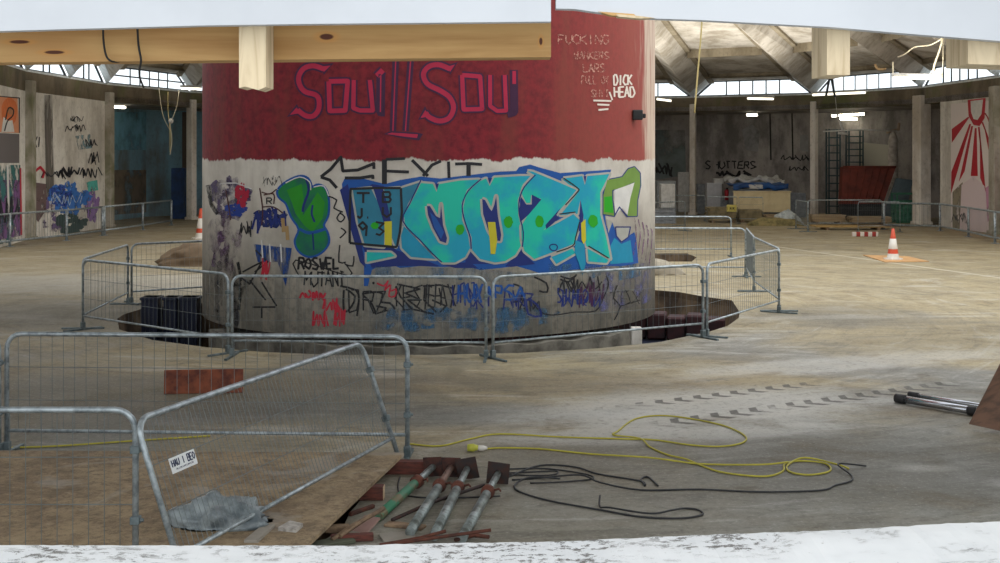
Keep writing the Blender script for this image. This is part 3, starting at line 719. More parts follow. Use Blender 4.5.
P.fill([(254,244),(292,248),(290,262),(286,286),(278,262),(258,262)], st, 2); P.cloud(270, 218, 19, 9, spray('navy_smear', (26, 42, 100), .6, 9), 2.2); P.scrawl(254, 208, 36, 24, 2, navy, 2.4, 12, 21)
for q in ((262, 240), (270, 244), (281, 244)): P.stroke([(q[0], q[1]), (q[0]+1, q[1]+18)], 1.4, whitep, 2.8)
for q in ((287, 226), (283, 218)): P.stroke([q, (q[0]+1, q[1]+14)], 3.5, spray('tan_drip', (170, 140, 96), .8, 8), 2.7)
P.cloud(230, 198, 24, 20, spray('violet_haze', (88, 74, 112), .5, 3, .25), 1.5)
P.cloud(242, 196, 8, 12, spray('red_haze', (178, 20, 56), .8, 4, .2), 2); P.cloud(236, 210, 13, 6, spray('blue_haze', (24, 60, 150), .75, 4, .2), 2.2)
P.cloud(224, 244, 20, 28, spray('purple_haze', (104, 76, 112), .42, 2.5, .25), 1.4)
P.stroke([(220,184),(236,183),(252,189)], 1.2, whitep, 2.4, 2); P.stroke([(208,185),(212,205),(218,214)], 4, spray('black_smear', (26, 28, 30), .55, 9), 2)
P.cloud(228, 292, 24, 34, spray('dark_grey_patch', (50, 52, 60), .42, 3, .2, (1, 1, .4)), 1.3)  # dark grey patch low on the left of the drum
P.fill([(585,266),(650,262),(652,300),(600,312)], wash2, 1.2)
P.out('coloured_tags', drum, 'blue, red and violet tags and washes low on the wall')

# ---------------------------------------------------------------- graffiti on the hall walls
P = Paint(Pln(RING[5], RING[7]), .004)
sky = spray('sky_blue_spray', (60, 120, 200), .6, 3, .1); vio = spray('violet_spray', (150, 120, 180), .6, 3); blk2 = spray('black_spray', (40, 42, 50), .75, 6); tq2 = spray('teal_spray', (90, 190, 180), .6, 3)
soot = spray('damp_streak', (110, 104, 98), .5, 1.5, .2, (1, 1, .2))
P.cloud(68, 198, 22, 15, sky, 2, 34); P.cloud(60, 196, 14, 10, spray('deep_blue_spray', (50, 80, 170), .5, 4), 2.3); P.cloud(92, 205, 8, 16, vio, 1.6); P.fill([(86,182),(97,180),(98,190),(88,192)], tq2, 1.8)
P.scrawl(42, 170, 22, 9, 1, blk2, 3, 9, 3); P.scrawl(58, 167, 22, 10, 1.5, blk2, 3, 12, 5); P.scrawl(80, 168, 18, 10, 1.1, blk2, 3, 10, 7); P.scrawl(85, 139, 12, 8, .8, blk2, 3, 7, 2); P.scrawl(88, 152, 10, 12, .9, blk2, 3, 6, 17); P.text('SXI', 30, 137, 10, 10, 1, blk2, 3, .5); P.scrawl(66, 124, 24, 8, .8, blk2, 3, 9, 8); P.scrawl(70, 116, 14, 6, .6, blk2, 3, 8, 9)
P.stroke([(35,171),(40,167),(44,172),(42,178)], 2.4, redp, 3); P.fill([(32,182),(46,184),(46,210),(38,222),(32,215)], spray('brown_grey', (110, 90, 90), .6, 3), 1.5)
P.cloud(71, 224, 18, 11, spray('dark_green_spray', (60, 80, 80), .75, 3), 1.7); P.fill([(44,95),(52,95),(54,200),(46,200)], soot, 1.1); P.scrawl(50,192,32,14,.8,spray('thin_white', (190, 206, 226), .6, 5),2.5,12,12)
P.fill([(75,136),(90,134),(92,148),(78,150)], spray('pale_blue_spray', (130, 160, 170), .5, 3), 1.5)
P.cloud(62, 213, 36, 18, spray('mixed_violet', (116, 96, 140), .42, 1.6, .08), 1.3)
P.out('graffiti', wall_left, 'blue and violet graffiti with black tags')
P = Paint(Pln(RING[4], RING[5]), .004)
P.fill([(-4,95),(17,98),(19,133),(-4,132)], spray('orange_poster', (222, 150, 112), .97, 2), 2); P.blob(9, 112, 8, 15, pm('poster_orange', (226, 120, 62), .7), 2.3, .05); P.fill([(1,132),(3,117),(8,121),(12,120),(14,132)], whitep, 2.6); P.blob(10.5, 111, 3, 4, pm('skin_tan', (190, 130, 90), .7), 2.7, .05)
P.stroke([(5,120),(8,108),(13,110),(12,116),(7,121),(4,131)], 1.3, blk, 3, 3); P.stroke([(-4,96),(19,98),(19,133)], 1, blk, 3)
P.fill([(-4,165),(20,165),(20,240),(-4,245)], spray('teal_graffiti', (50, 110, 110), .55, 1.4, .08), 1.6); P.fill([(-4,180),(20,180),(20,236),(-4,240)], spray('purple_graffiti', (130, 90, 140), .5, 1.2, .08), 2)
P.scrawl(-2, 195, 20, 30, 1.6, blk2, 3, 8, 2); P.stroke([(7,165),(9,238)], 2, whitep, 3); P.stroke([(20,168),(21,235)], 1.6, redp, 3); P.fill([(-4,133),(19,134),(19,163),(-4,163)], spray('grey_panel', (110, 104, 104), .95, 2), 1.5)
P.out('poster_mural', wall_left, 'orange square mural of a bent figure with graffiti below')
P = Paint(Pln(out_pt(7, 2.2), out_pt(8, 4)), .004)
P.fill([(112,112),(175,112),(176,150),(112,150)], spray('blue_fog', (130, 190, 214), .55, .6, .2), 1); P.fill([(112,170),(175,170),(176,210),(112,215)], spray('brown_grime', (128, 116, 102), .6, .8, .2), 1)
P.out('blue_haze_paint', wall_back_left)
P = Paint(Pln(Jm, K), .004)                           # sun-ray mural
P.fill([(951,104),(994,100),(997,235),(951,235)], spray('mural_white', (232, 222, 218), .97, 1.5), 1)
cx_, cy_ = 975, 118
import itertools
rays = [(969,117,952,129,952,143),(970.5,124,951.6,172,951.2,194),(972.5,126,959,182,965,171),(976,128,971,176,978,176),(979,127,986,192,980.5,178),(982.5,122,994,152,993,172),(985,113,994,126,994,138)]
for k, (e_, f_, a_, b_, c_, d_) in enumerate(rays):
    P.fill([(e_-.9, f_), (a_, b_), (c_, d_), (e_+.9, f_)], sp_('mural_red', (190, 36, 50)), 2)
P.fill([(968,100),(986,98),(985,118),(980,126),(974,125),(969,116)], sp_('mural_red', (190, 36, 50)), 3); P.fill([(971,101),(983.5,99.5),(982,114),(978,120),(974,119),(971.5,112)], whitep, 4)
P.fill([(962,185),(974,176),(985,186),(990,232),(960,232)], spray('pinkish_white', (226, 208, 210), .75, 1.5), 4); P.fill([(953,192),(963,182),(966,230),(953,232)], spray('brownish_patch', (150, 140, 120), .6, 1.5), 3.5)
P.scrawl(953, 212, 14, 12, .6, blk2, 5, 9, 3)
P.fill([(986,188),(996,180),(996,215),(988,222)], spray('pink_patch', (206, 150, 180), .6, 1.5), 4.2)
P.out('sunray_mural', wall_right, 'red and white sun ray mural with a white oval')
P = Paint(Pln(RING[15], RING[16]), .004)
P.fill([(1001,146),(1030,143),(1030,230),(1001,226)], spray('maroon_paint', (150, 60, 60), .9, 1), 1); P.out('maroon_paint', wall_right)
w1 = Pln(out_pt(12, 5), out_pt(13, 5)); w0 = Pln(out_pt(11, 5), out_pt(12, 5))
P = Paint(w1, .006)
P.text('HUTTERS', 713.5, 161.5, 42, 7, 1.3, blk, 2, .7); P.scrawl(703, 171, 46, 6, 2.2, blk, 2, 12, 4); P.scrawl(782, 155, 26, 6, 1, blk, 2, 12, 4); P.scrawl(788, 166, 20, 5, 1, blk, 2, 9, 6)
P.fill([(742,130),(752,124),(760,132),(758,152),(746,150)], spray('pale_smudge', (150, 150, 150), .6, .8, .2), 1); P.fill([(800,135),(808,135),(808,152),(800,150)], spray('pale_smudge', (150, 150, 150), .6, .8, .2), 1)
for a_ in ((711,112,711,175), (770,112,771,160), (792,112,793,160)): P.stroke([a_[:2], a_[2:]], 1.5, spray('dark_crack', (30, 30, 32), .7, 1), 1.5)
P.out('graffiti', wall_back, 'black tags on the sooty back wall')
P = Paint(w0, .006)
P.scrawl(652, 164, 22, 12, 1.8, blk, 2, 10, 3); P.text('S', 705.5, 161, 5, 8, 1.4, blk, 2, .3); P.fill([(655,130),(685,130),(686,175),(655,180)], spray('grey_fog', (120, 132, 132), .55, .5, .2), 1)
P.out('graffiti_tag', wall_back)
P = Paint(Pln(out_pt(13, 5), out_pt(14, 5)), .006)
P.fill([(838,140),(890,145),(890,170),(838,172)], spray('cream_wall_patch', (190, 186, 172), .85, .7), 1)
P.out('cream_patch', wall_back)
# ================================================================ mesh crowd barriers
BL, BH = 3.5, 1.1
def barrier_parts(root, feet=True, m=galv, wires=34):
    bm = B(); r = .021
    pts = []
    R = .13
    pts += [(0, 0, .03), (0, 0, BH-R)]
    for k in range(1, 6): a = math.pi/2*k/5; pts.append((R-R*math.cos(a), 0, BH-R+R*math.sin(a)))
    pts += [(BL-R, 0, BH)]
    for k in range(1, 6): a = math.pi/2*k/5; pts.append((BL-R+R*math.sin(a), 0, BH-R+R*math.cos(a)))
    pts += [(BL, 0, .03)]
    tube(bm, pts, r, 10)
    link('tube_frame', bm, m, root)
    bm = B(); tube(bm, [(0, 0, .22), (BL, 0, .22)], .016, 8); link('bottom_rail', bm, m, root)
    bm = B()
    for k in range(1, wires+1):
        x = BL*k/(wires+1); tube(bm, [(x, .004, .22), (x, .004, BH-.01)], .0024, 4, cap=False)
    for z in (.5, .8): tube(bm, [(0, -.003, z), (BL, -.003, z)], .003, 4, cap=False)
    link('wire_mesh', bm, wirem, root)
    if feet:
        for x in (.0, BL):
            bm = B(); box(bm, x-.02, x+.02, -.33, .33, 0.0, .028, bevel=.004); box(bm, x-.03, x+.03, -.03, .03, .02, .12, bevel=.005)
            link('foot', bm, galv_dark, root)
    for z in (.4, .85):
        bm = B(); tube(bm, [(BL-.03, 0, z), (BL+.05, 0, z)], .012, 6); box(bm, BL-.03, BL+.03, -.03, .03, z-.025, z+.025, bevel=.004)
        link('clamp', bm, galv_dark, root)
    return root
GB = 'wire mesh crowd barriers around the drum'
proto_b = barrier_parts(thing('crowd_barrier', 'x', 'barrier'))
used_b = [False]
def barrier(p0, p1, label, group=None, z=0.0, proto=proto_b, lean=0.0, used=used_b, hz=1.0):
    p0 = Vector((p0[0], p0[1], 0)); p1 = Vector((p1[0], p1[1], 0))
    o = copy_tree(proto) if used[0] else proto; used[0] = True
    d = p1-p0; o.location = (p0.x, p0.y, z); o.rotation_mode = 'XYZ'
    o.rotation_euler = (lean, 0, math.atan2(d.y, d.x)); o.scale = (d.length/BL, 1, hz)
    o['label'] = label
    if group: o['group'] = group
    return o
g = lambda px, py, z=0.0: gp(px, py, z)
# foreground
barrier(((-3.5-2.315), 7.94), (-2.315, 7.94), 'nearest mesh barrier at the bottom left corner, standing straight beside the leaning barrier', 'foreground mesh barriers', z=.0)
def lean_for(dx): return math.asin(dx/BH)
barrier_dense = barrier_parts(thing('crowd_barrier', 'x', 'barrier'), feet=False, wires=62)
used_d = [False]
bz = barrier((-1.93, 7.72), (-.88, 11.02), 'mesh barrier leaning over diagonally with a small white sign wired to it', 'foreground mesh barriers', z=.02, proto=barrier_dense, used=used_d)
# lean to the left (away from its right hand side)
bz.rotation_euler[0] = -.0
yaw = bz.rotation_euler[2]
bz.rotation_mode = 'QUATERNION'
from mathutils import Quaternion
bz.rotation_quaternion = Quaternion((0, 0, 1), yaw) @ Quaternion((1, 0, 0), -.345)
for c_ in children(bz):
    if c_.name.startswith('foot'): bpy.data.objects.remove(c_)
sg = bpy.data.objects; 
# small sign on the leaning barrier
sx_, sz_ = 0.0, 0.0
t = NT('small_sign_print'); x, y, z = t.sep()
sign_white = pm('sign_white', (222, 226, 228), .5, var=.06); sign_ink = pm('sign_navy_ink', (40, 50, 84), .5, var=.1)
bm = B(); box(bm, .2, .5, -.012, -.006, .70, .80, bevel=.001)
s = link('sign', bm, sign_white, bz)
bm = B()
def flat_text(bm, txt, x, z, w, h, lw, y):
    n = len(txt); cw = w/(n+(n-1)*.3)
    for i, ch in enumerate(txt):
        for st in FONT.get(ch, []):
            for a, b_ in zip(st, st[1:]):
                p = Vector((x+(i*1.3+a[0])*cw, y, z+h*(1-a[1]))); q = Vector((x+(i*1.3+b_[0])*cw, y, z+h*(1-b_[1])))
                if (q-p).length < 1e-5: continue
                tube(bm, [p, q], lw/2, 4)
flat_text(bm, 'HAU I BEO', .215, .74, .27, .045, .008, -.0135)
flat_text(bm, 'MIMIMIMIM', .25, .715, .2, .012, .003, -.0135)
link('lettering', bm, sign_ink, s)
barrier((-4.49, 11.38), (-.83, 11.2), 'mesh barrier across the back of the foreground enclosure, brown rusty plate seen through it', 'foreground mesh barriers')
barrier((-8.05, 10.9), (-4.53, 11.3), 'mesh barrier running out of the picture at the left edge of the foreground enclosure', 'foreground mesh barriers')
# round the drum
fr = lambda px, py: gp(px, py)[:2]
barrier(fr(83, 330), fr(228, 354), 'mesh barrier at the left front of the drum, angled in front of three dark boxes', GB)
barrier(fr(232, 357), fr(486, 359), 'mesh barrier square in front of the left half of the drum', GB)
barrier(fr(493, 359), fr(703, 338), 'mesh barrier in front of the right half of the drum below the turquoise letters', GB)
barrier(fr(707, 337), fr(779, 313), 'mesh barrier at the right of the pit, its front panel ending at the corner post', GB)
barrier(fr(779, 311.5), fr(754, 292), 'mesh barrier running back edge-on from the right corner of the pit', GB)
barrier(fr(754, 291.5), fr(746.5, 277), 'farther mesh barrier running back edge-on behind the right corner one', GB)
barrier(fr(745.5, 277), (fr(745.5, 277)[0]-3.5, fr(745.5, 277)[1]+.25), 'mesh barrier closing the back right of the pit, half hidden by the drum', GB)
barrier(fr(731, 257), (fr(731, 257)[0]-3.5, fr(731, 257)[1]-.1), 'mesh barrier standing behind the small second opening to the right of the drum', GB)
barrier(fr(83, 329), fr(128, 304.5), 'mesh barrier running back from the left corner of the drum enclosure', GB)
barrier(fr(131.5, 303.5), (-4.2, 25.2), 'mesh barrier at the back left of the pit, ending behind the drum', GB)
barrier(fr(685, 231), (fr(685, 231)[0]-2.6, fr(685, 231)[1]-2.6), 'far mesh barrier sloping away right beside the drum edge', 'far mesh barriers')
# far fences before the stored materials
barrier(fr(657, 221), fr(705, 221), 'far mesh barrier before the grey stacked pallets, nearest the drum', 'far mesh barriers')
bs = barrier(fr(707, 223.5), fr(737, 223.8), 'far mesh barrier carrying the small yellow sign', 'far mesh barriers')
barrier(fr(739, 224), fr(763, 224.5), 'far mesh barrier in front of the cream board, right of the yellow sign', 'far mesh barriers')
barrier(fr(796, 229), fr(808, 232), 'far mesh barrier seen edge-on beside the white column', 'far mesh barriers')
barrier(fr(808, 229), fr(882, 229), 'far mesh barrier in front of the planks and red skip', 'far mesh barriers')
barrier(fr(858, 232), fr(900, 232), 'far mesh barrier ending just right of the tall traffic cone', 'far mesh barriers')
# yellow sign
bm = B(); box(bm, 2.3, 3.45, -.06, -.04, .5, .78, bevel=.005); s = link('sign', bm, pm('sign_yellow', (204, 190, 96), .5, var=.08), bs)
bm = B(); flat_text(bm, 'I MIMI', 2.32, .55, 1.0, .14, .035, -.065); link('lettering', bm, blk, s)

# fixed guard rails along the ring, both sides
def guard(pts, label, h=1.0, posts=1):
    root = thing('guard_rail', label, 'railing', (pts[0][0], pts[0][1], 0), group='guard rails along the hall walls')
    off = Vector((pts[0][0], pts[0][1], 0)); pp = [Vector((p[0], p[1], 0))-off for p in pts]
    for z, nm in ((h, 'top_rail'), (.18, 'bottom_rail')):
        bm = B(); tube(bm, [p+Vector((0, 0, z)) for p in pp], .032, 8); link(nm, bm, galv, root)
    for p in pp:
        bm = B(); tube(bm, [p, p+Vector((0, 0, h))], .045, 8); box(bm, p.x-.1, p.x+.1, p.y-.1, p.y+.1, 0, .02, bevel=.004); link('post', bm, galv, root)
    bm = B()
    for a_, b_ in zip(pp, pp[1:]):
        n = int((b_-a_).length/.14)
        for k in range(1, n): q = a_.lerp(b_, k/n); tube(bm, [q+Vector((0, 0, .18)), q+Vector((0, 0, h))], .004, 4, cap=False)
    link('wire_infill', bm, wirem, root)
    return root
guard([(-15.6, 35.2), (-14.9, 38.0), (-14.15, 40.8), (-13.8, 43.4)], 'galvanised guard rail before the left graffiti wall, the run nearest the left edge')
guard([(-13.8, 43.6), (-13.4, 46.9), (-13.2, 50.2)], 'galvanised guard rail before the blue-washed recess on the left')
guard([fr(884, 229.5), fr(940, 231), fr(968.5, 237), fr(995, 243.5), (16.2, 36.5)], 'galvanised guard rail before the sun ray mural at the far right')

# ---------------------------------------------------------------- cones
orange = pm('cone_orange', (206, 80, 50), .5, var=.1); cwhite = pm('cone_white', (226, 222, 214), .5, var=.1)
def cone(p, h, label):
    root = thing('traffic_cone', label, 'traffic cone', (p[0], p[1], 0), group='traffic cones')
    bm = B(); k = h/.85
    lathe(bm, [(.16*k, .03), (.135*k, .17*k), (.115*k, .29*k), (.075*k, .56*k), (.035*k, .82*k), (.0, .83*k)], 20, mis=[1, 0, 1, 0, 0])
    link('cone_body', bm, [orange, cwhite], root)
    bm = B()
    vs = [(.25*k*math.cos(a*math.pi/4+.39), .25*k*math.sin(a*math.pi/4+.39), 0) for a in range(8)]
    prism(bm, vs, (0, 0, .05)); link('base', bm, cwhite, root)
    bm = B(); lathe(bm, [(.115*k, .29*k), (.119*k, .3*k), (.079*k, .56*k), (.074*k, .56*k)], 20); link('reflective_sleeve', bm, cwhite, root)
cone(gp(893, 260), .86, 'orange and white traffic cone standing on the tan board at the right')
cone((gp(201, 239)[0], gp(200, 239)[1]), 1.05, 'orange and white traffic cone half hidden behind the left edge of the drum')

# tan board under the cone, striped bar
bm = B(); q = [gp(863, 255.5), gp(908, 257), gp(929, 262), gp(885, 262.5)]
tan = pm('tan_board', (204, 160, 110), .8, rgb2=(184, 142, 98))
prism(bm, [tuple(v.xy)+(.002,) for v in q], (0, 0, .02)); tag(link('floor_board', bm, tan), 'thin tan board lying flat under the right-hand traffic cone', 'board')
t = NT('red_white_stripes'); x, y, z = t.sep()
s_ = t.step(t.math('SINE', t.math('MULTIPLY', x, 2*math.pi/.27)), -.1, .1)
stripe = t.done(t.mix(s_, lin(160, 50, 40), lin(222, 214, 204)), .6)
bm = B(); a, b_ = gp(852, 236.5), gp(878, 236.5); L = (b_-a).length; box(bm, 0, L, -.06, .06, 0, .16, bevel=.02); o = link('striped_bar', bm, stripe, loc=a); o.location.z = 0
o.rotation_euler.z = math.atan2((b_-a).y, (b_-a).x); tag(o, 'red and white striped low bar lying on the floor before the far barrier', 'barrier bar')

# ---------------------------------------------------------------- ground sheet and timbers at the near hole
t = NT('dusty_plywood'); x, y, z = t.sep()
f = t.noise(2.2, 8, .8); f2 = t.noise(11, 7, .85)
c = t.mix(t.step(f, .35, .68), lin(160, 140, 110), lin(112, 94, 74)); c = t.mix(t.math('MULTIPLY', t.step(f2, .48, .62), .6), c, lin(78, 68, 56)); c = t.mix(t.math('MULTIPLY', t.step(f2, .44, .34), .5), c, lin(178, 164, 140))
c = t.mix(t.math('MULTIPLY', t.step(t.noise(1.2, 4, .6, dist=1), .56, .64), .5), c, lin(164, 158, 148))
t.bump(f2, .4, .01); ply = t.done(c, .85)
DZ = .14
dk = [gp(404, 452.5, DZ), gp(303, 548, DZ), gp(290, 575, DZ), (-6.5, 7.6, DZ), (-6.8, 11.0, DZ)]
bm = B(); prism(bm, [(v[0], v[1], DZ-.03) for v in dk], (0, 0, .03))
deck = tag(link('plywood_sheet', bm, ply), 'dusty brown plywood sheeting laid over timbers inside the foreground barriers', 'plywood sheet')
tim = pm('red_stained_timber', (104, 54, 44), .8, rgb2=(66, 38, 32), scale=10, stretch=(1, 6, 6)); cut = pm('timber_end', (196, 170, 140), .8)
def timber(px0, px1, py, zt, thick, label, back=.35):
    a = gp(px0, py, zt); b2 = gp(px1, py, zt)
    bm = B(); box(bm, a.x-back, b2.x, a.y, a.y+thick, .0, zt, bevel=.004); box(bm, b2.x, b2.x+.006, a.y+.004, a.y+thick-.004, .004, zt-.004, mi=1)
    return tag(link('timber_beam', bm, [tim, cut]), label, 'timber', 'timbers poking out from under the plywood')
timber(372, 430, 462, .109, .1, 'red-brown timber under the far corner of the plywood, behind the steel props', .1)
timber(350, 383, 487, .109, .1, 'short red-brown timber with a pale sawn end sticking out from the plywood edge', .1)
for (px, py, L) in ((120, 520, 1.1), (240, 470, .8), (60, 470, .9)): pass

# rusty plate
bm = B(); a = gp(164, 394); b_ = gp(243, 392.5)
M = xf(a, b_); box(bm, 0, (b_-a).length, -.015, .015, 0, .27, M @ Matrix.Rotation(-.12, 4, 'X'), bevel=.003)
o = tag(link('rusty_plate', bm, pm('orange_rust', (138, 76, 52), .85, rgb2=(88, 46, 38), scale=7)), 'rust-red steel plate standing on edge behind the foreground barrier', 'plate')

# white tile on the sheet
bm = B(); q = [gp(290, 524, DZ), gp(303, 527, DZ), gp(296, 533, DZ), gp(278, 531, DZ)]
prism(bm, [tuple(v.xy)+(DZ+.001,) for v in q], (0, 0, .025)); tag(link('ceramic_tile', bm, pm('dirty_tile', (190, 186, 180), .5, rgb2=(130, 124, 118), scale=16)), 'dirty white tile lying on the plywood sheeting beside the plastic sheet', 'tile')
bm = B(); q = [gp(262, 528, DZ), gp(275, 527, DZ), gp(258, 543, DZ), gp(244, 543, DZ)]
prism(bm, [tuple(v.xy)+(DZ+.001,) for v in q], (0, 0, .02)); tag(link('board_offcut', bm, pm('grey_offcut', (150, 144, 134), .8)), 'grey board offcut between the plastic sheet and the white tile', 'offcut')

# crumpled plastic sheeting
def lump(name, cx, cy, zb, rx, ry, rz, mat, label, cat, seed=0, amp=.3, sc=3.0, parent=None, group=None):
    bm = B(); bmesh.ops.create_icosphere(bm, subdivisions=4, radius=1)
    for v in bm.verts:
        p = v.co.copy(); k = 1+amp*mnoise.fractal(p*sc*.5+Vector((seed, seed*2, 0)), .8, 2, 4)+amp*.25*abs(mnoise.noise(p*sc*2+Vector((seed, 0, 5))))
        v.co = Vector((p.x*rx*k, p.y*ry*k, max(-.02, p.z)*rz*k))
    for v in bm.verts:
        if v.co.z < .0: v.co.z = 0
    o = link(name, bm, mat, parent, smooth=True, loc=(cx, cy, zb))
    return tag(o, label, cat, group)
t = NT('cloudy_polythene'); f = t.noise(5, 5, .7)
plast = t.done(t.mix(t.step(f, .35, .65), lin(150, 160, 164), lin(92, 102, 108)), .35, 0, .5)
a = gp(205, 545, DZ)
lump('plastic_sheet', a.x-.02, a.y+.5, DZ, .33, .2, .17, plast, 'crumpled grey-blue plastic sheeting in a heap behind the white sill', 'plastic sheeting', 3, .35, 3.5)

# ---------------------------------------------------------------- steel props
def prop(pa, pb, m, mp, label, tilt=0.0, sz=.165):
    """pa: pixel at the foot of the plate, pb: pixel at the near end"""
    A = gp(*pa); Bp = gp(pb[0], pb[1], .04); A.z = .085; Bp.z = .04
    M = xf(A, Bp); L = (Bp-A).length
    root = thing('steel_prop', label, 'steel prop', (0, 0, 0), group='steel props lying in a row'); root.matrix_world = M
    bm = B(); box(bm, -.012, 0, -sz/2, sz/2, -sz/2, sz/2, Matrix.Rotation(tilt, 4, 'X'), bevel=.003)
    for sy in (-1, 1):
        for sz_ in (-1, 1):
            tube(bm, [(-.014, sy*sz*.34, sz_*sz*.34), (-.02, sy*sz*.34, sz_*sz*.34)], .012, 8, Matrix.Rotation(tilt, 4, 'X'))
    link('base_plate', bm, mp, root)
    bm = B(); tube(bm, [(0, 0, 0), (L*.4, 0, 0)], .028, 12); link('inner_tube', bm, m[0], root)
    bm = B(); tube(bm, [(L*.33, 0, 0), (L, 0, 0)], .037, 14); link('outer_tube', bm, m[1], root)
    bm = B(); lathe(bm, [(.037, 0), (.055, .005), (.055, .05), (.045, .055), (.045, .09), (.037, .095)], 14, Matrix.Translation((L*.3, 0, 0)) @ Matrix.Rotation(math.pi/2, 4, 'Y'))
    tube(bm, [(L*.3+.03, 0, 0), (L*.3+.035, .09, .03), (L*.3+.09, .11, .03)], .008, 6)
    link('collar_nut', bm, rust, root)
    return root
gt = pm('green_painted_tube', (60, 120, 92), .6, .2, rgb2=(110, 100, 76), scale=9, thr=(.45, .6)); st_ = pm('worn_tube_steel', (146, 156, 156), .45, .5, rgb2=(92, 96, 92), scale=12); bt = pm('rusty_tube', (130, 100, 88), .6, .3, rgb2=(96, 80, 72), scale=12)
pl_r = pm('plate_rust', (84, 50, 42), .8, .2, rgb2=(44, 34, 34), scale=20); pl_d = pm('plate_dark', (52, 46, 46), .7, .3, rgb2=(70, 44, 36), scale=20)
prop((433, 477), (378, 517), (st_, gt), pl_r, 'leftmost steel prop, its tube partly green, rust-brown base plate', .1)
prop((451, 477.5), (410, 532), (bt, st_), pl_r, 'second steel prop from the left, grey tube with pinkish inner tube')
prop((467, 479), (434, 536), (st_, st_), pl_d, 'third steel prop from the left, wide dark base plate', .2, .18)
prop((498, 484), (462, 538), (st_, st_), pl_d, 'rightmost steel prop, square dark plate with bolt holes at its end', -.1, .185)

# scrap in front of the props
scrap_w = pm('scrap_wood', (150, 126, 100), .8, rgb2=(96, 76, 60), scale=8); scrap_r = rust
def rod(pts, r, m, label, cat='rod', name='scrap_rod', z=.03, group='scrap rods and sticks by the props', n=6):
    P_ = []
    for i, p in enumerate(pts):
        zz = p[2] if len(p) > 2 else z; P_.append(gp(p[0], p[1], zz))
    bm = B(); tube(bm, P_, r, n); return tag(link(name, bm, m), label, cat, group)
rod([(386, 545, .02), (440, 537, .06), (491, 530, .12)], .012, rust, 'long rusty rod lying across in front of the props, tip pointing right')
rod([(380, 545), (420, 538), (446, 531, .08)], .012, rust, 'shorter rusty rod just behind the long one')
rod([(340, 536, .05), (362, 521, .1), (384, 508, .14)], .016, scrap_w, 'brown stick sloping up towards the leftmost prop')
rod([(332, 540), (352, 526, .08), (372, 515, .12)], .016, scrap_w, 'pale stick beside the brown sloping stick')
rod([(392, 520, .03), (430, 503, .05), (484, 485, .06)], .014, pl_d, 'dark bar lying beneath the props, running towards the rightmost plate')
rod([(455, 540), (474, 535), (489, 537)], .014, rust, 'stubby rusty bar at the near end of the rightmost prop')
def scrapbox(px, py, w, d, h, rz, m, label, name='scrap_board', z=0.0, rx=0.0, cat='board'):
    p = gp(px, py, z); bm = B(); box(bm, -w/2, w/2, -d/2, d/2, 0, h, bevel=min(.006, h*.2)); o = link(name, bm, m, loc=p)
    o.rotation_euler = (rx, 0, rz); return tag(o, label, cat)
scrapbox(337, 532, .17, .07, .05, .1, scrap_w, 'small pale wooden block at the corner of the plywood sheeting', 'wood_block', cat='wood block')
scrapbox(330, 545, .34, .12, .03, .5, pm('mossy_board', (84, 88, 72), .85), 'dark greenish board lying nearest the plywood corner')
scrapbox(362, 530, .14, .3, .018, -.5, pm('pinkish_bracket', (150, 120, 112), .7), 'pinkish flat bracket leaning on the scrap', 'flat_bracket', rx=.35, cat='bracket')
scrapbox(405, 527, .3, .1, .02, -.35, scrap_w, 'brown wooden slat between the props near the sill')
scrapbox(398, 538, .24, .2, .014, .3, pm('grey_slab', (146, 140, 130), .8), 'grey flat slab under the near ends of the props')
scrapbox(352, 541, .3, .06, .05, .15, tim, 'red-brown timber offcut behind the white sill', 'timber_offcut', cat='timber')
scrapbox(362, 512, .03, .28, .03, -.6, rust, 'rusty angle iron at the end of the green prop', 'angle_iron', cat='iron')

# ---------------------------------------------------------------- cables
def cable(name, pts, r, m, label, sm=5, cat='cable', group=None):
    P_ = smooth_path([tuple(gp(p[0], p[1]).xy)+((p[2] if len(p) > 2 else r+.002),) for p in pts], sm)
    bm = B(); tube(bm, P_, r, 6); return tag(link(name, bm, m), label, cat, group)
ycab = pm('yellow_cable', (182, 172, 62), .55, var=.15); bcab = pm('black_cable', (34, 36, 40), .55)
cable('extension_cable', [(410,445),(440,447),(470,440),(500,435),(560,438),(625,440),(655,441),(690,446),(720,447.5),(742,444),(745,437),(725,427),(690,419.5),(660,416.5),(635,420),(618,432),(614,436),(640,440.5,.02),(650,448),
    (668,456),(685,461,.02),(700,466),(720,473),(750,477),(770,477),(783,472),(785,465),(800,462),(825,464.5),(830,472),(810,476),(790,473),(788,466),(805,461,.03),(838,468,.03),(849,470)], .0085, ycab, 'yellow extension cable looping wide on the floor, ending in a small coil')
cable('extension_cable', [(480,451),(500,449),(540,450),(590,455),(650,461,.03),(700,465),(760,468,.03),(788,466.5,.04)], .0085, ycab, 'straight yellow cable running right from the yellow and white plug')
cable('extension_cable', [(-20,452),(10,449),(60,447),(140,441.5),(210,437)], .009, ycab, 'yellow cable lying behind the nearest barrier at the far left')
cable('thin_cable', [(508,478),(540,466.5),(575,468),(598,475),(640,482),(645,486.5),(641,480.5),(648,478),(658,487)], .0075, bcab, 'black cable from the props ending in a small hook', group='black cables by the props')
cable('thin_cable', [(512,481),(540,479),(580,478.5,.03),(600,486,.03),(640,491),(700,490.5),(760,493),(820,491.5),(835,486.5),(851,482),(851,476),(838,469.5,.05),(866,467)], .0075, bcab, 'long black cable sweeping right to the yellow coil', group='black cables by the props')
cable('thin_cable', [(560,479.5),(530,481,.03),(515,486),(520,493),(550,502),(600,511),(640,518),(680,519.5),(702,516),(698,511),(685,509.5),(672,514,.03),(650,517.5,.03),(610,511.5,.03),(600,508),(600,503,.06)], .0075, bcab, 'black cable curving towards the sill and ending in a flat loop', group='black cables by the props')
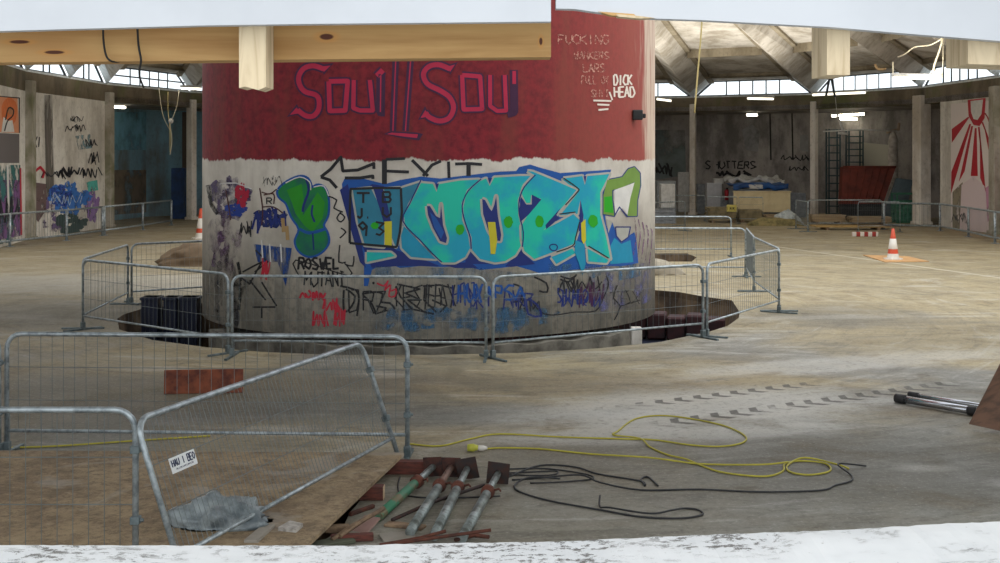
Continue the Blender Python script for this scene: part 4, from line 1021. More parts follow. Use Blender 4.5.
cable('thin_cable', [(506,470),(545,469.5),(585,475),(592,480),(560,483),(530,484)], .0065, bcab, 'black cable coil tight beside the rightmost prop plate, upper strand', group='black cables by the props')
cable('thin_cable', [(508,474),(540,472.5),(556,472),(556,475),(540,476.5),(506,475.5)], .0065, bcab, 'short black loop right next to the rightmost prop plate', group='black cables by the props')
cable('thin_cable', [(400,478),(398,488),(404,496),(440,499),(500,497)], .006, bcab, 'thin dark wire looping under the steel props', group='black cables by the props')
pr = thing('cable_plug', 'yellow and white cable plug lying on the floor behind the props', 'plug', tuple(gp(467, 452)), 0.06); pr.scale = (.75, .75, .75)
bm = B(); lathe(bm, [(0, 0), (.045, .005), (.05, .08), (.04, .1), (.03, .14), (0, .141)], 12, Matrix.Translation((.0, 0, .052)) @ Matrix.Rotation(math.pi/2, 4, 'Y')); link('plug_body', bm, pm('plug_yellow', (190, 190, 70), .5), pr)
bm = B(); lathe(bm, [(0, .13), (.036, .135), (.034, .2), (.015, .25), (0, .251)], 12, Matrix.Translation((.0, 0, .045)) @ Matrix.Rotation(math.pi/2, 4, 'Y')); link('plug_collar', bm, cwhite, pr)

# ---------------------------------------------------------------- tubes and tilted board at right
chrome = pm('bright_tube', (190, 192, 198), .25, .85)
def floortube(pa, pb, r, label, z=.05):
    a, b_ = gp(*pa, z), gp(*pb, z); a.z = b_.z = r+.001
    M = xf(a, b_); L = (b_-a).length
    root = thing('metal_tube', label, 'tube', group='metal tubes on the floor'); root.matrix_world = M
    bm = B(); tube(bm, [(.09, 0, 0), (L, 0, 0)], r*.85, 12); link('tube_body', bm, chrome, root)
    bm = B(); tube(bm, [(0, 0, 0), (.12, 0, 0)], r, 12); link('end_cap', bm, black, root)
    bm = B(); lathe(bm, [(r*.8, 0), (r, .005), (r, .1), (r*.8, .105)], 12, Matrix.Translation((L*.82, 0, 0)) @ Matrix.Rotation(math.pi/2, 4, 'Y')); link('coupling', bm, black, root)
floortube((896, 398), (985, 413), .05, 'nearer of the two silver metal tubes with black ends on the floor')
floortube((909, 393), (1000, 408), .035, 'farther and thinner of the two silver metal tubes on the floor')
wd = pm('dark_plywood', (112, 82, 64), .7, rgb2=(74, 56, 46), scale=5, stretch=(1, 6, 1))
bd = thing('leaning_board', 'dark brown wooden board tilted up at the right edge', 'board', (0, 0, 0))
a = gp(969, 431.5); M = Matrix.Translation((a.x, a.y, .0))
bm = B(); q = [dp(969, 430, a.y), dp(1003, 437.5, a.y-.1), dp(1060, 440, a.y-.12), dp(1060, 330, a.y+.35), dp(1002, 366, a.y+.3)]
zmin = min(v.z for v in q); q = [v-Vector((0, 0, zmin-.001)) for v in q]
prism(bm, q, (.02, .05, 0)); link('board_panel', bm, wd, bd)
bm = B(); prism(bm, [q[1]+Vector((.06, -.03, .05)), q[2]+Vector((0, -.03, .05)), q[2]+Vector((0, -.03, .12)), q[1]+Vector((.09, -.03, .12))], (0, .03, 0)); link('batten', bm, wd, bd)

# ---------------------------------------------------------------- things in the pit
navyb = pm('navy_steel_box', (30, 38, 66), .5, .2, rgb2=(16, 20, 34), scale=3); dred = pm('dark_red_block', (62, 30, 34), .8, rgb2=(34, 22, 28), scale=4)
for k, (x0, x1) in enumerate(((141, 157.5), (163, 176.5), (179.5, 197))):
    d = 21.9; a, b_ = dp(x0, 297.5, d), dp(x1, 297, d)
    root = thing('navy_box', ('leftmost', 'middle', 'rightmost')[k]+' of three dark navy boxes rising from the left of the pit', 'box', (a.x, d, -1.6), group='dark navy boxes in the pit')
    w = b_.x-a.x; bm = B(); box(bm, 0, w, 0, .35, 0, a.z+1.6, bevel=.01)
    for q in range(1, 4): box(bm, w*q/4-.01, w*q/4+.01, -.02, .02, .1, a.z+1.55)
    link('box_body', bm, navyb, root)
    bm = B(); box(bm, -.02, w+.02, -.03, .38, a.z+1.6-.05, a.z+1.6, bevel=.01); link('rim', bm, navyb, root)
bm = B(); box(bm, -5.9, -4.8, 20.2, 21.5, -1.9, -.7, bevel=.03)
tag(link('machinery_casing', bm, navyb), 'dark navy machinery casing low in the pit at the left', 'casing')
for k in range(5):
    bm = B(); w = .42; box(bm, 0, w, 0, .5, 0, .42+.05*(k % 2), bevel=.03); o = link('dark_red_block', bm, dred, loc=(2.35+k*.34, 23.0-k*.12, -.62)); o.rotation_euler.z = -.2; o.scale.x = .8
    tag(o, '%s dark red block from the drum, on the ledge inside the pit' % ('first', 'second', 'third', 'fourth', 'fifth')[k], 'block', 'dark red blocks in the pit')
bm = B(); box(bm, 2.45, 4.0, 21.9, 23.8, -2.0, -.63, bevel=.03); tag(link('pit_ledge', bm, navyb), 'navy ledge beneath the dark red blocks in the pit', 'ledge')
lump('concrete_rubble', gp(668, 274)[0]-.4, gp(668, 274)[1], 0, .75, .35, .34, pm('rubble_grey', (160, 152, 136), .9), 'long lump of pale broken concrete on the floor just right of the drum', 'rubble', 5, .2, 2)
lump('rubble_heap', gp(165, 265)[0]+1.1, gp(165, 265)[1], 0, 1.2, .5, .5, pm('brown_rubble', (110, 92, 72), .9), 'low brown heap of rubble beside the left edge of the drum', 'rubble', 6, .25, 3)

# ================================================================ stored materials in the far recess
def dbox(name, x0, x1, y0, y1, d, depth, m, label, cat, z0=None, bevel=.02, rz=0, group=None, grooves=0):
    a, b_ = dp(x0, y0, d), dp(x1, y1, d); zb = b_.z if z0 is None else z0
    bm = B(); w = b_.x-a.x; h = a.z-zb
    box(bm, -w/2, w/2, 0, depth, 0, h, bevel=min(bevel, w*.1, h*.2))
    for k in range(1, grooves): box(bm, -w/2-.01, w/2+.01, -.012, .0, h*k/grooves-.012, h*k/grooves+.012)
    o = link(name, bm, m, loc=((a.x+b_.x)/2, d, zb)); o.rotation_euler.z = rz
    return tag(o, label, cat, group)
pale = pm('pale_board', (206, 206, 204), .7, rgb2=(180, 180, 178)); cream = pm('cream_board', (222, 206, 164), .7, rgb2=(204, 186, 146), scale=2)
greyb = pm('grey_packaging', (150, 156, 164), .7, rgb2=(120, 126, 134)); bluet = pm('blue_tarpaulin', (24, 84, 150), .5, rgb2=(30, 60, 110), scale=2); hay = pm('straw_insulation', (150, 136, 92), .95, rgb2=(96, 92, 60), scale=5, bump=.5)
dbox('pale_sheet_board', 678, 689, 172, 213, 62.5, .1, pale, 'pale upright panel behind the first white column right of the drum', 'panel', z0=0)
dbox('grey_cabinet', 707, 722, 183, 216, 58.4, .6, pm('white_cabinet', (200, 202, 208), .6), 'pale grey cabinet standing left of the cream board', 'cabinet', z0=0, grooves=3)
dbox('grey_cabinet', 697.5, 706.5, 184, 216, 60.2, .5, greyb, 'darker grey cabinet right beside the white column', 'cabinet', z0=0)
ex = thing('fire_extinguisher', 'small red fire extinguisher between the pale cabinet and the cream board', 'fire extinguisher', (dp(727, 196, 57.8).x, 57.8, .75))
bm = B(); lathe(bm, [(0, 0), (.11, .01), (.11, .42), (.06, .5), (0, .51)], 14); link('cylinder_body', bm, pm('extinguisher_red', (170, 20, 40), .4), ex)
bm = B(); box(bm, -.04, .04, -.09, .05, .5, .58, bevel=.01); link('valve', bm, black, ex)
dbox('grey_crate', 722, 734, 196, 216, 58, .7, greyb, 'grey crate under the fire extinguisher', 'crate', z0=0)
cb = thing('cream_board', 'large cream board standing on edge among the stored materials', 'board', (dp(762, 200, 54).x, 54, 0))
bm = B(); a, b_ = dp(734, 191, 54), dp(791, 210, 54); w = b_.x-a.x
box(bm, -w/2, w/2, 0, .06, b_.z-.1, a.z, bevel=.01); box(bm, -w/2-.03, w/2+.03, -.03, .1, a.z-.06, a.z, bevel=.01); link('board_panel', bm, cream, cb)
for sx in (-1, 1):
    bm = B(); box(bm, sx*w*.44-.05, sx*w*.44+.05, .07, .2, 0, a.z-.05, bevel=.01); link('leg', bm, greyb, cb)
stk = dbox('board_stack', 736, 789, 189, 215, 55.2, 1.8, greyb, 'stack of grey boards behind the cream board, covered by a blue tarpaulin', 'stack', z0=0, grooves=5)
# tarpaulin draped
def drape(name, x0, x1, ytop, d, depth, m, label, amp=.12, seed=1, hang=.3, cat='tarpaulin'):
    a, b_ = dp(x0, ytop, d), dp(x1, ytop, d); n = 28; mm = 12; bm = B(); g_ = []
    for i in range(n+1):
        row = []
        for j in range(mm+1):
            X = a.x+(b_.x-a.x)*i/n; u = j/mm
            Y = d-.08+depth*max(0, (u-.25)/.75) if u > .25 else d-.08-.03*math.sin(u*20+i); Z = a.z - (hang*(1-u/.25) if u < .25 else 0)
            Z += amp*mnoise.noise(Vector((X*1.6, Y*1.6, seed)))+amp*.5*mnoise.noise(Vector((X*4, Y*4, seed)))
            row.append(bm.verts.new((X, Y, Z)))
        g_.append(row)
    for i in range(n):
        for j in range(mm): bm.faces.new((g_[i][j], g_[i+1][j], g_[i+1][j+1], g_[i][j+1]))
    o = link(name, bm, m, smooth=True); md = o.modifiers.new('t', 'SOLIDIFY'); md.thickness = .02
    return tag(o, label, cat)
drape('blue_tarpaulin', 733, 788, 184, 55.1, 1.9, bluet, 'blue tarpaulin draped over the board stack', .12, 1, .22)
drape('white_dust_sheet', 728, 784, 179, 57.1, 1.4, pale, 'crumpled white sheet lying over the back of the blue tarpaulin', .3, 5, .15, 'sheet')
dbox('white_box', 749, 763, 184.5, 189, 55.0, .5, pale, 'flat white box on top of the blue tarpaulin', 'box')
0 and lump('insulation_heap', dp(735, 215, 51.5).x, 52.6, 0, 1.1, .5, .62, hay, 'straw-coloured heap behind the barrier with the yellow sign', 'heap', 8, .2, 2)
0 and lump('brown_heap', dp(762, 215, 52).x, 52.8, 0, .75, .45, .66, pm('olive_heap', (120, 112, 84), .95, rgb2=(84, 76, 56)), 'darker brown heap in front of the cream board', 'heap', 9, .25, 2)
lump('plastic_bag', dp(786, 215, 50.5).x, 50.5, 0, .55, .45, .55, pm('grey_white_plastic', (190, 198, 200), .4, rgb2=(140, 150, 154)), 'grey white plastic bag heap at the right end of the cream board', 'plastic bag', 12, .3, 3)
lump('straw_heap', dp(775, 222, 50).x, 50.0, 0, 1.1, .35, .3, hay, 'low straw heap on the floor before the plastic bag', 'heap', 14, .25, 2)
# pallets by the drum
def pallet(x, y, z, label, rz=0, g_='pallets stacked beyond the drum', m=None):
    root = thing('wooden_pallet', label, 'pallet', (x, y, z), rz, g_)
    bm = B()
    for k in range(6): box(bm, -.6+k*.22, -.6+k*.22+.14, -.5, .5, .12, .145, bevel=.003)
    link('deck_boards', bm, m or greyb, root)
    for k in (-.45, 0, .45):
        bm = B(); box(bm, -.6, .64, k-.05, k+.05, 0, .118, bevel=.003); link('bearer', bm, m or greyb, root)
px_ = dp(665, 200, 50).x
for k in range(4): pallet(px_, 52, k*.15, '%s pallet of the stack beside the right edge of the drum' % ('lowest', 'second lowest', 'third lowest', 'topmost')[k], rnd.uniform(-.05, .05), m=greyb)
dbox('packing_case', 657, 676, 181, 198, 55.4, 1, pm('grey_case', (140, 146, 150), .7), 'grey packing case behind the pallets at the drum edge', 'case', z0=0, grooves=4)
dbox('pale_carton', 661, 675, 184, 190, 52.2, .6, pale, 'pale flat carton on top of the pallet stack', 'carton', z0=.62)
# timber packs on the right
def planks(x0, x1, y, d, n, label, m, g_='timber packs behind the right far barrier'):
    a, b_ = dp(x0, y, d), dp(x1, y, d); root = thing('timber_pack', label, 'timber pack', ((a.x+b_.x)/2, d, 0), 0, g_); w = b_.x-a.x
    for k in (-.35, .35):
        bm = B(); box(bm, w*k-.06, w*k+.06, 0, .9, 0, .1, bevel=.005); link('bearer', bm, scrap_w, root)
    bm = B()
    for r_ in range(n):
        for c_ in range(5): box(bm, -w/2+rnd.uniform(-.06, .06), w/2+rnd.uniform(-.06, .06), c_*.18, c_*.18+.165, .1+r_*.055, .15+r_*.055, bevel=.004)
    link('planks', bm, m, root); root['kind'] = 'thing'
wood1 = pm('fresh_planks', (176, 156, 124), .8, rgb2=(140, 118, 90), scale=3, stretch=(.3, 4, 4))
planks(813, 846, 222, 51, 5, 'low pack of planks just right of the white column', wood1)
planks(852, 892, 222, 50.5, 4, 'low pack of planks in front of the red skip', wood1)
planks(817, 890, 230, 46.8, 1, 'single long layer of yellowish planks nearest the far barrier', pm('yellow_planks', (180, 148, 92), .8))
sheetm = pm('brown_sheets', (156, 142, 110), .85, rgb2=(96, 88, 62), scale=3)
planks(709, 737, 222, 52.0, 10, 'tall pack of brown boards behind the barrier with the yellow sign', sheetm)
planks(739, 762, 222, 52.3, 8, 'pack of brown boards in front of the cream board', sheetm)
planks(766, 780, 222, 52.4, 4, 'small low pack of boards at the foot of the cream board', wood1)
dbox('white_carton', 714, 724, 178.5, 184, 58.6, .4, pale, 'white carton on top of the pale grey cabinet', 'carton')
dbox('grey_drum_case', 790, 806, 193, 216, 57, .7, greyb, 'dark grey case between the cream board and the second white column', 'case', z0=0)
# red skip, ramp, crate
sk = thing('red_skip', 'dark red steel container with sloping end in the far right recess', 'container', (0, 0, 0))
d = 54.5; q = [dp(843, 167, d), dp(896, 167, d), dp(883, 204, d), dp(841, 204, d)]; q[2].z = q[3].z = max(.45, q[2].z)
bm = B(); prism(bm, q, (0, .45, 0)); 
for k in range(1, 7):
    a = q[0].lerp(q[1], k/7); b_ = q[3].lerp(q[2], k/7); tube(bm, [a+Vector((0, -.02, 0)), b_+Vector((0, -.02, 0))], .03, 4)
link('container_body', bm, pm('skip_red', (128, 58, 46), .7, rgb2=(94, 46, 38), scale=2), sk)
bm = B(); tube(bm, [q[0], q[1]], .06, 6); link('rim', bm, MATS['skip_red'], sk)
bm = B(); box(bm, q[3].x, q[2].x, d+.05, d+.42, 0, q[3].z, bevel=.02); link('skid_base', bm, black, sk)
bm = B(); d = 53.2; q = [dp(897, 178, d), dp(913, 180, d), dp(904, 212, d), dp(881, 212, d)]; q[2].z = q[3].z = 0; prism(bm, q, (0, .15, 0))
tag(link('leaning_sheet', bm, pm('blue_grey_sheet', (88, 104, 112), .6)), 'blue grey sheet leaning beside the red container', 'sheet')
gc = thing('green_crate', 'green mesh crate at the foot of the wide right pillar', 'crate', (dp(908, 200, 51.6).x, 51.6, 0))
gm = pm('crate_green', (50, 110, 84), .6)
bm = B()
for X in (-.45, .45):
    for Y in (0, .7): box(bm, X-.03, X+.03, Y-.03, Y+.03, 0, 1.25)
for Z in (.05, .45, .85, 1.22):
    for Y in (0, .7): box(bm, -.45, .45, Y-.02, Y+.02, Z-.03, Z+.03)
    for X in (-.45, .45): box(bm, X-.02, X+.02, 0, .7, Z-.03, Z+.03)
link('crate_frame', bm, gm, gc)
bm = B(); box(bm, -.42, .42, .03, .67, .06, .95, bevel=.05); link('crate_liner', bm, pm('crate_liner_green', (66, 120, 100), .8, rgb2=(40, 80, 66)), gc)
# racks
def rack(x0, x1, y0, y1, d, n, label):
    a, b_ = dp(x0, y0, d), dp(x1, y1, d); root = thing('metal_rack', label, 'rack', ((a.x+b_.x)/2, d, 0), 0, 'tall dark racks in the right recess'); w = b_.x-a.x; h = a.z
    rm = pm('rack_teal', (50, 76, 84), .5, .3)
    for X in (-w/2, w/2):
        bm = B(); box(bm, X-.03, X+.03, -.03, .03, 0, h); box(bm, X-.03, X+.03, .47, .53, 0, h); link('upright', bm, rm, root)
    for k in range(n):
        bm = B(); z = .1+(h-.15)*k/(n-1); box(bm, -w/2, w/2, 0, .5, z-.025, z+.025); link('shelf', bm, rm, root)
rack(829, 840, 129, 213, 58.2, 12, 'tall narrow dark rack just right of the white column in the recess')
rack(849, 863, 129, 213, 58.6, 14, 'tall dark rack partly behind the red container')
# wrapped post
wp = thing('wrapped_post', 'pale cloth-wrapped post standing behind the red container', 'post', (dp(893, 150, 57).x, 57, 0))
bm = B(); lathe(bm, [(.16, 0), (.2, 1.5), (.22, 2.0), (.24, 2.6), (.2, 3.3), (.24, 3.4), (.2, 3.6), (.1, 3.9), (0, 3.92)], 14); link('cloth_wrap', bm, pm('cloth_white', (204, 198, 190), .9, rgb2=(160, 150, 140)), wp)
bm = B(); tube(bm, [(-.3, -.05, 3.85), (0, 0, 3.95), (.25, 0, 4.0), (.28, 0, 4.3)], .06, 6); link('bracket', bm, pm('cloth_tan', (170, 150, 130), .9), wp)
# clutter left recess
dbox('blue_cabinet', 171, 184, 168, 220, 55.4, .6, pm('cabinet_blue', (30, 66, 120), .5, rgb2=(24, 44, 70), scale=2), 'dark blue cabinet in the left recess by the thin white column', 'cabinet', z0=0, grooves=4)
dbox('dark_cabinet', 184.5, 193, 176, 218, 57, .5, pm('cabinet_dark', (52, 60, 62), .5), 'dark grey cabinet standing beside the blue one', 'cabinet', z0=0, grooves=3)
dbox('brown_door_panel', 182, 189, 112, 168, 58, .1, pm('brown_panel', (84, 70, 58), .7), 'narrow brown upright panel in the left recess', 'panel', z0=0)

# ================================================================ lights and hanging things
def emit(name, rgb, s):
    t = NT(name); t.b.inputs['Emission Color'].default_value = lin(*rgb); t.b.inputs['Emission Strength'].default_value = s
    return t.done(lin(*rgb), .5)
tube_m = emit('fluorescent_tube', (255, 246, 220), 14); tube_s = emit('beam_light_tube', (255, 248, 228), 1.6)
def lamp(p, q, label, on=True, r=.05):
    p, q = Vector(p), Vector(q); M = xf(p, q); L = (q-p).length
    root = thing('fluorescent_light', label, 'light', group='fluorescent strip lights'); root.matrix_world = M
    bm = B(); box(bm, 0, L, -.08, .08, .05, .14, bevel=.01);  link('housing', bm, pale, root)
    bm = B(); tube(bm, [(.04, 0, 0), (L-.04, 0, 0)], r, 8); link('tube', bm, tube_m if 'recess' in label else tube_s, root)
lamp(dp(656, 99, 58.3), dp(672, 101, 58.0), 'lit strip light on the beam right beside the drum')
lamp(dp(747, 98.5, 56.9), dp(774, 99, 55.8), 'lit strip light on the beam midway between the two white columns')
lamp(dp(812, 95, 54.9), dp(866, 92.5, 52.8), 'long lit strip light on the beam right of the second white column')
lamp(dp(746, 115, 60), dp(758, 115, 60), 'small lit strip light deep in the middle recess')
lamp(dp(831, 116, 57), dp(865, 114, 57), 'upper lit strip light deep in the right recess')
lamp(dp(838, 119, 60), dp(858, 119, 60), 'smaller strip light behind the upper one in the right recess')
lamp(dp(181, 88.5, 52.4), dp(201, 89, 53.2), 'lit strip light on the beam touching the left side of the drum')
lamp(dp(110, 107, 52), dp(126, 107.5, 52.6), 'lit strip light under the beam in the left recess')
lamp(dp(893, 77.5, 40), dp(941, 78.5, 38.5), 'strip light hanging low from the roof on the right')
white_cable = pm('pale_wire', (214, 206, 180), .6); ropem = pm('yellow_rope', (200, 184, 128), .8)
def wire(pts, d, r, m, label, name='hanging_wire', cat='wire', sm=4, group='wires hanging from the roof'):
    P_ = [dp(p[0], p[1], p[2] if len(p) > 2 else d) for p in pts]
    bm = B(); tube(bm, smooth_path(P_, sm) if sm else P_, r, 6); return tag(link(name, bm, m), label, cat, group)
wire([(704,-40),(702,20),(698,70),(694.5,113)], 33, .022, ropem, 'pale yellow rope hanging straight down just right of the drum', 'hanging_rope', 'rope', 3, 'ropes hanging from the roof')
wire([(943,38),(939,52),(934,66),(933,77)], 38.6, .03, white_cable, 'short pale strut holding the hanging strip light', sm=2)
wire([(943,38,38.6),(930,45,39),(915,47,39.5),(905,54,40),(898,57,41)], 38, .02, white_cable, 'pale wire sagging left from the hanging lamp strut')
wire([(893,62,40),(893,78,40)], 40, .02, white_cable, 'short vertical wire at the left end of the hanging strip light', sm=0)
wire([(943,38,38.6),(943,60,38.6),(942,78,38.4)], 38, .012, white_cable, 'thin vertical wire at the right end of the hanging strip light', sm=0)
wire([(875,64),(878,69),(886,69)], 42, .04, pm('tan_hook', (180, 150, 110), .8), 'curled tan hook under the roof fold', sm=3)
bm = B(); tube(bm, [dp(823, 131.5, 53), dp(860, 129.5, 53), dp(897, 131, 53)], .035, 6); tube(bm, [dp(838, 133, 53), dp(848, 134, 53)], .06, 6)
tag(link('hanging_pipe', bm, pale), 'thin pale pipe hanging horizontally across the right recess', 'pipe')
bm = B(); tube(bm, [dp(835, 95, 53.2), dp(837, 114, 53.1)], .012, 5); tube(bm, [dp(837, 114, 53.1), dp(843, 131, 53)], .045, 6); tube(bm, [dp(835, 95, 53.2), dp(832, 70, 53.3)], .02, 5)
tag(link('hanging_strut', bm, pale), 'pale strut hanging from the beam down to the horizontal pipe', 'strut')
bm = B(); tube(bm, [dp(830, 76, 52.5), dp(826, 96, 52.5)], .05, 4); tube(bm, [dp(831, 76, 52.5), dp(835, 97, 52.5)], .05, 4)
tag(link('window_bracket', bm, frm), 'dark inverted V bracket in the right-hand clerestory window', 'bracket')
wire([(159,88),(161,105),(164,118),(170,130)], 47, .011, white_cable, 'leftmost wire of the bundle hanging before the blue recess')
wire([(168,92),(168,110),(170,130),(170,152)], 47, .014, ropem, 'middle wire of the bundle hanging before the blue recess')
wire([(179,90),(177,105),(173,117),(170,122),(172,140),(170,155)], 47, .013, white_cable, 'curved right-hand wire of the bundle hanging before the blue recess')
bm = B(); bmesh.ops.create_uvsphere(bm, u_segments=12, v_segments=8, radius=.1); tag(link('lamp_holder', bm, pale, smooth=True, loc=dp(171, 121, 46.8)), 'small white lamp holder on the bundle of hanging wires', 'lamp holder')

# ================================================================ hoarding the photograph was taken through
t = NT('white_painted_board'); f = t.noise(3, 5, .6); f2 = t.noise(40, 4, .7)
wb = t.done(t.mix(t.step(f, .35, .7), lin(196, 200, 206), lin(184, 188, 194)), .6, 0, .3)
t = NT('pine_plank'); x, y, z = t.sep()
gr = t.noise(9, 5, .6, stretch=(.25, 3, 3), dist=.6); bl_ = t.noise(4, 3, .6, stretch=(.5, 1, 1.6))
c = t.mix(t.step(gr, .35, .7), lin(196, 158, 104), lin(164, 122, 72)); c = t.mix(t.math('MULTIPLY', t.step(bl_, .5, .7), .5), c, lin(160, 104, 52))
def knot(t, c, kx, kz, rx, rz):
    v = t.vm('MULTIPLY', t.vm('SUBTRACT', t.co(), (kx, 0, kz)), (1/rx, 0, 1/rz)); d = t.math('ADD', t.vm('LENGTH', v, (0, 0, 0)), t.math('MULTIPLY', t.math('SUBTRACT', gr, .5), .8))
    c = t.mix(t.math('MULTIPLY', t.step(d, 2.4, 1.2), .45), c, lin(200, 140, 70)); return t.mix(t.step(d, 1.15, .75), c, lin(84, 46, 30))
HD = 1.5
for (kx, ky, rx, rz) in ((326, 36.5, .009, .004), (18, 41.5, .012, .0022), (53, 52, .012, .0022), (541, 41, .0022, .005)):
    p = dp(kx, ky, 1.57); c = knot(t, c, p.x, p.z, rx, rz)
pine = t.done(c, .6, 0, .3)
t = NT('pale_sawn_wood'); gr = t.noise(14, 5, .6, stretch=(3, 3, .4), dist=1.2)
sawn = t.done(t.mix(t.step(gr, .4, .7), lin(214, 196, 164), lin(182, 160, 126)), .7)
def hpoly(name, pts, d, th, m, label, cat, parent=None, bev=0):
    bm = B(); prism(bm, [dp(p[0], p[1], d) for p in pts], (0, th, 0)); o = link(name, bm, m, hoard)
    return tag(o, label)
hoard = thing('viewing_hoarding', 'white painted hoarding with pine rail and sawn battens framing the top of the view', 'hoarding', (0, 1.5, 0)); hoard.location = (0, 0, 0)
hpoly('hoarding_board', [(-330,37),(0,31),(200,25.5),(300,24),(551,21.5),(550,-300),(-330,-300)], HD, .018, wb, 'white painted board across the top left of the viewing gap', 'board')
hpoly('hoarding_board', [(556,8.5),(575,9),(592,11.5),(640,18),(700,20),(830,27),(900,33),(1000,41),(1330,60),(1330,-300),(556,-300)], HD, .018, wb, 'white painted board across the top right of the viewing gap', 'board')
hpoly('timber_rail', [(-330,66),(0,62.5),(551,57),(551,-10),(-330,-10)], 1.575, .045, pine, 'orange-brown pine rail with knots fixed behind the top left white board', 'timber')
hpoly('timber_batten', [(239,88),(245,86.5),(258,90),(266,87),(266,-10),(239,-10)], 1.522, .05, sawn, 'rough sawn batten end hanging down over the pine rail', 'timber')
hpoly('timber_batten', [(827,75),(850,75),(850,-10),(827,-10)], 1.522, .075, sawn, 'pale batten end hanging below the top right white board', 'timber')
hpoly('timber_batten', [(968,64),(1040,66),(1040,-10),(968,-10)], 1.522, .075, sawn, 'pale wide batten end at the top right corner of the view', 'timber')
hpoly('wood_splinter', [(598,11.5),(634,14),(636,16),(612,15.5)], 1.498, .016, pine, 'long tan wood splinter under the top right board edge', 'splinter')
hpoly('wood_splinter', [(616,14),(640,16),(655,18),(640,18.5),(618,16.5)], 1.4975, .018, sawn, 'paler short wood splinter beside the long one', 'splinter')
for x_, lab in ((-.98, 'left'), (.92, 'right')):
    bm = B(); box(bm, x_, x_+.07, 1.519, 1.57, 0, 3.4, bevel=.004); link('timber_post', bm, sawn, hoard)
bm = B(); tube(bm, smooth_path([dp(103, 20, 1.535), dp(103.5, 40, 1.565), dp(106, 55, 1.567), dp(111, 61, 1.565), dp(120, 62, 1.6), dp(131, 61, 1.64)], 5), .0013, 6)
tag(link('black_cord', bm, black), 'black cord hooked round the pine rail, the left of two', 'cord', 'black cords over the pine rail')
bm = B(); tube(bm, smooth_path([dp(137, 20, 1.535), dp(138.5, 45, 1.565), dp(141, 60, 1.567), dp(139.5, 70, 1.58), dp(140, 78, 1.6), dp(143.5, 87, 1.62)], 5), .0014, 6)
tag(link('black_cord', bm, black), 'black cord hanging straight over the pine rail, the right of two', 'cord', 'black cords over the pine rail')
# lower parapet with flaking white top
t = NT('flaking_white_paint'); f = t.noise(46, 6, .8, stretch=(1, 1.6, 1)); f3 = t.noise(5, 4, .6); f4 = t.noise(60, 3, .7)
msk = t.math('MULTIPLY', t.step(f, .54, .56), t.step(f3, .44, .56))
c = t.mix(t.step(f3, .3, .7), lin(208, 211, 214), lin(192, 196, 200)); c = t.mix(t.math('MULTIPLY', msk, .85), c, lin(84, 82, 78)); c = t.mix(t.math('MULTIPLY', t.step(f4, .66, .74), .5), c, lin(120, 118, 112))
t.bump(t.math('SUBTRACT', f3, msk), .6, .004); flake = t.done(c, .6, 0, .3)
edge_px = [(-300,545.5),(0,545),(200,545.5),(360,545.5),(420,543.5),(560,541.5),(640,537.5),(740,533.5),(830,530.5),(930,524.5),(1000,521.5),(1300,512)]
bm = B(); n = 200; rows = []
def ey(px):
    for a, b_ in zip(edge_px, edge_px[1:]):
        if a[0] <= px <= b_[0]: return a[1]+(b_[1]-a[1])*(px-a[0])/(b_[0]-a[0])
for i in range(n+1):
    px = -300+1600*i/n; p = dp(px, ey(px)+.9*mnoise.noise(Vector((px*.07, 0, 3)))+.5*mnoise.noise(Vector((px*.3, 0, 1))), 1.5)
    row = [bm.verts.new((p.x, 1.52, 0)), bm.verts.new((p.x, 1.52, p.z-.01)), bm.verts.new((p.x, 1.5, p.z))]
    for k in range(1, 13): row.append(bm.verts.new((p.x, 1.5-.03*k, p.z+.003*mnoise.noise(Vector((p.x*14, k*.4, 0)))-.0005*k)))
    row.append(bm.verts.new((p.x, 1.14, 0)))
    rows.append(row)
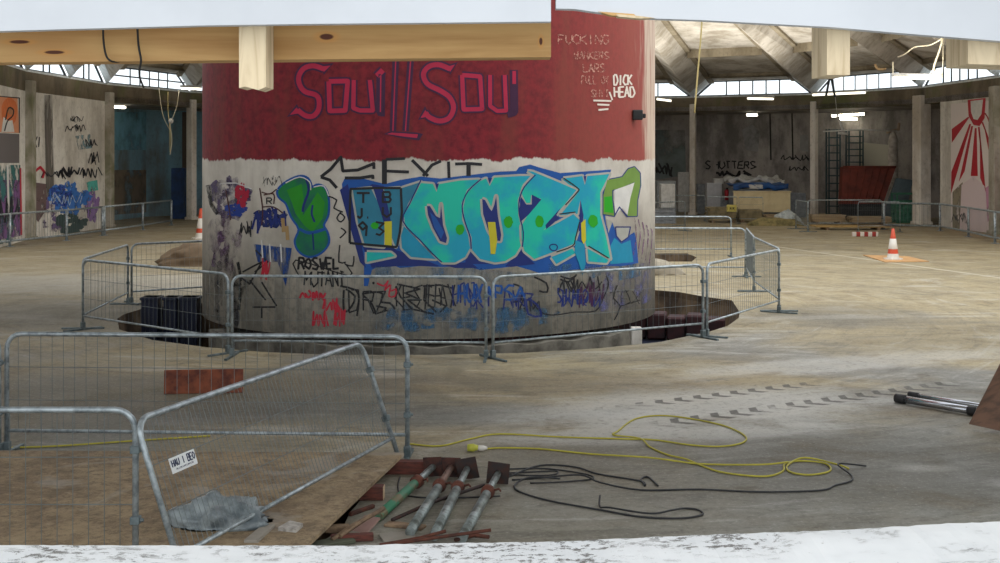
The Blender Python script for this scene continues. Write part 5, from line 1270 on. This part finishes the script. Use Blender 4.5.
for A_, B_ in zip(rows, rows[1:]):
    for j in range(len(A_)-1): bm.faces.new((A_[j], B_[j], B_[j+1], A_[j+1]))
bm.faces.new(rows[0][::-1]); bm.faces.new(rows[-1]); bmesh.ops.recalc_face_normals(bm, faces=bm.faces[:])
tag(link('parapet_wall', bm, flake), 'white parapet with flaking paint along the bottom of the view', 'parapet')

# ================================================================ light, sky, camera
w = bpy.data.worlds.new('sky'); S.world = w; w.use_nodes = True
bg = w.node_tree.nodes['Background']; bg.inputs[0].default_value = (.92, .965, 1, 1); bg.inputs[1].default_value = SKY
sn = bpy.data.lights.new('sun', 'SUN'); sn.energy = SUN; sn.angle = math.radians(70); sn.color = (1, .95, .86)
so = bpy.data.objects.new('sun', sn); COL.objects.link(so); so.rotation_euler = Vector((-.55, .35, -1)).to_track_quat('-Z', 'Y').to_euler()
for (lx, ly, lz, sx_, en, tx, ty) in ((9, 46, 4.6, 7, 330, .0, -.2), (3, 49, 4.6, 7, 270, 0, -.2), (-11, 45, 5.0, 4, 260, 0, -.2), (12, 37, 5.0, 4, 350, 0, 0), (-11, 35, 5, 4, 160, 0, 0)):  # added lights without fittings, unseen, brightening the far ceiling from below
    ul = bpy.data.lights.new('added_uplight', 'AREA'); ul.shape = 'DISK'; ul.size = sx_; ul.energy = en; ul.color = (1, .96, .88)
    uo = bpy.data.objects.new('added_uplight', ul); COL.objects.link(uo); uo.location = (lx, ly, lz); uo.rotation_euler = (math.pi, 0, 0)
cam = bpy.data.cameras.new('camera'); cam.sensor_width = 36; cam.lens = 45; cam.shift_y = -(281.5-HY)/1000; cam.clip_end = 300; cam.clip_start = .05
co = bpy.data.objects.new('camera', cam); COL.objects.link(co); co.location = (0, 0, EYE); co.rotation_euler = (math.pi/2, 0, 0); S.camera = co
vs = S.view_settings; vs.view_transform = 'Standard'; vs.look = 'None'; vs.gamma = 1; vs.use_curve_mapping = False; vs.exposure = EXPO
S.cycles.use_denoising = True; S.cycles.max_bounces = 8; S.cycles.diffuse_bounces = 5; S.cycles.transparent_max_bounces = 24
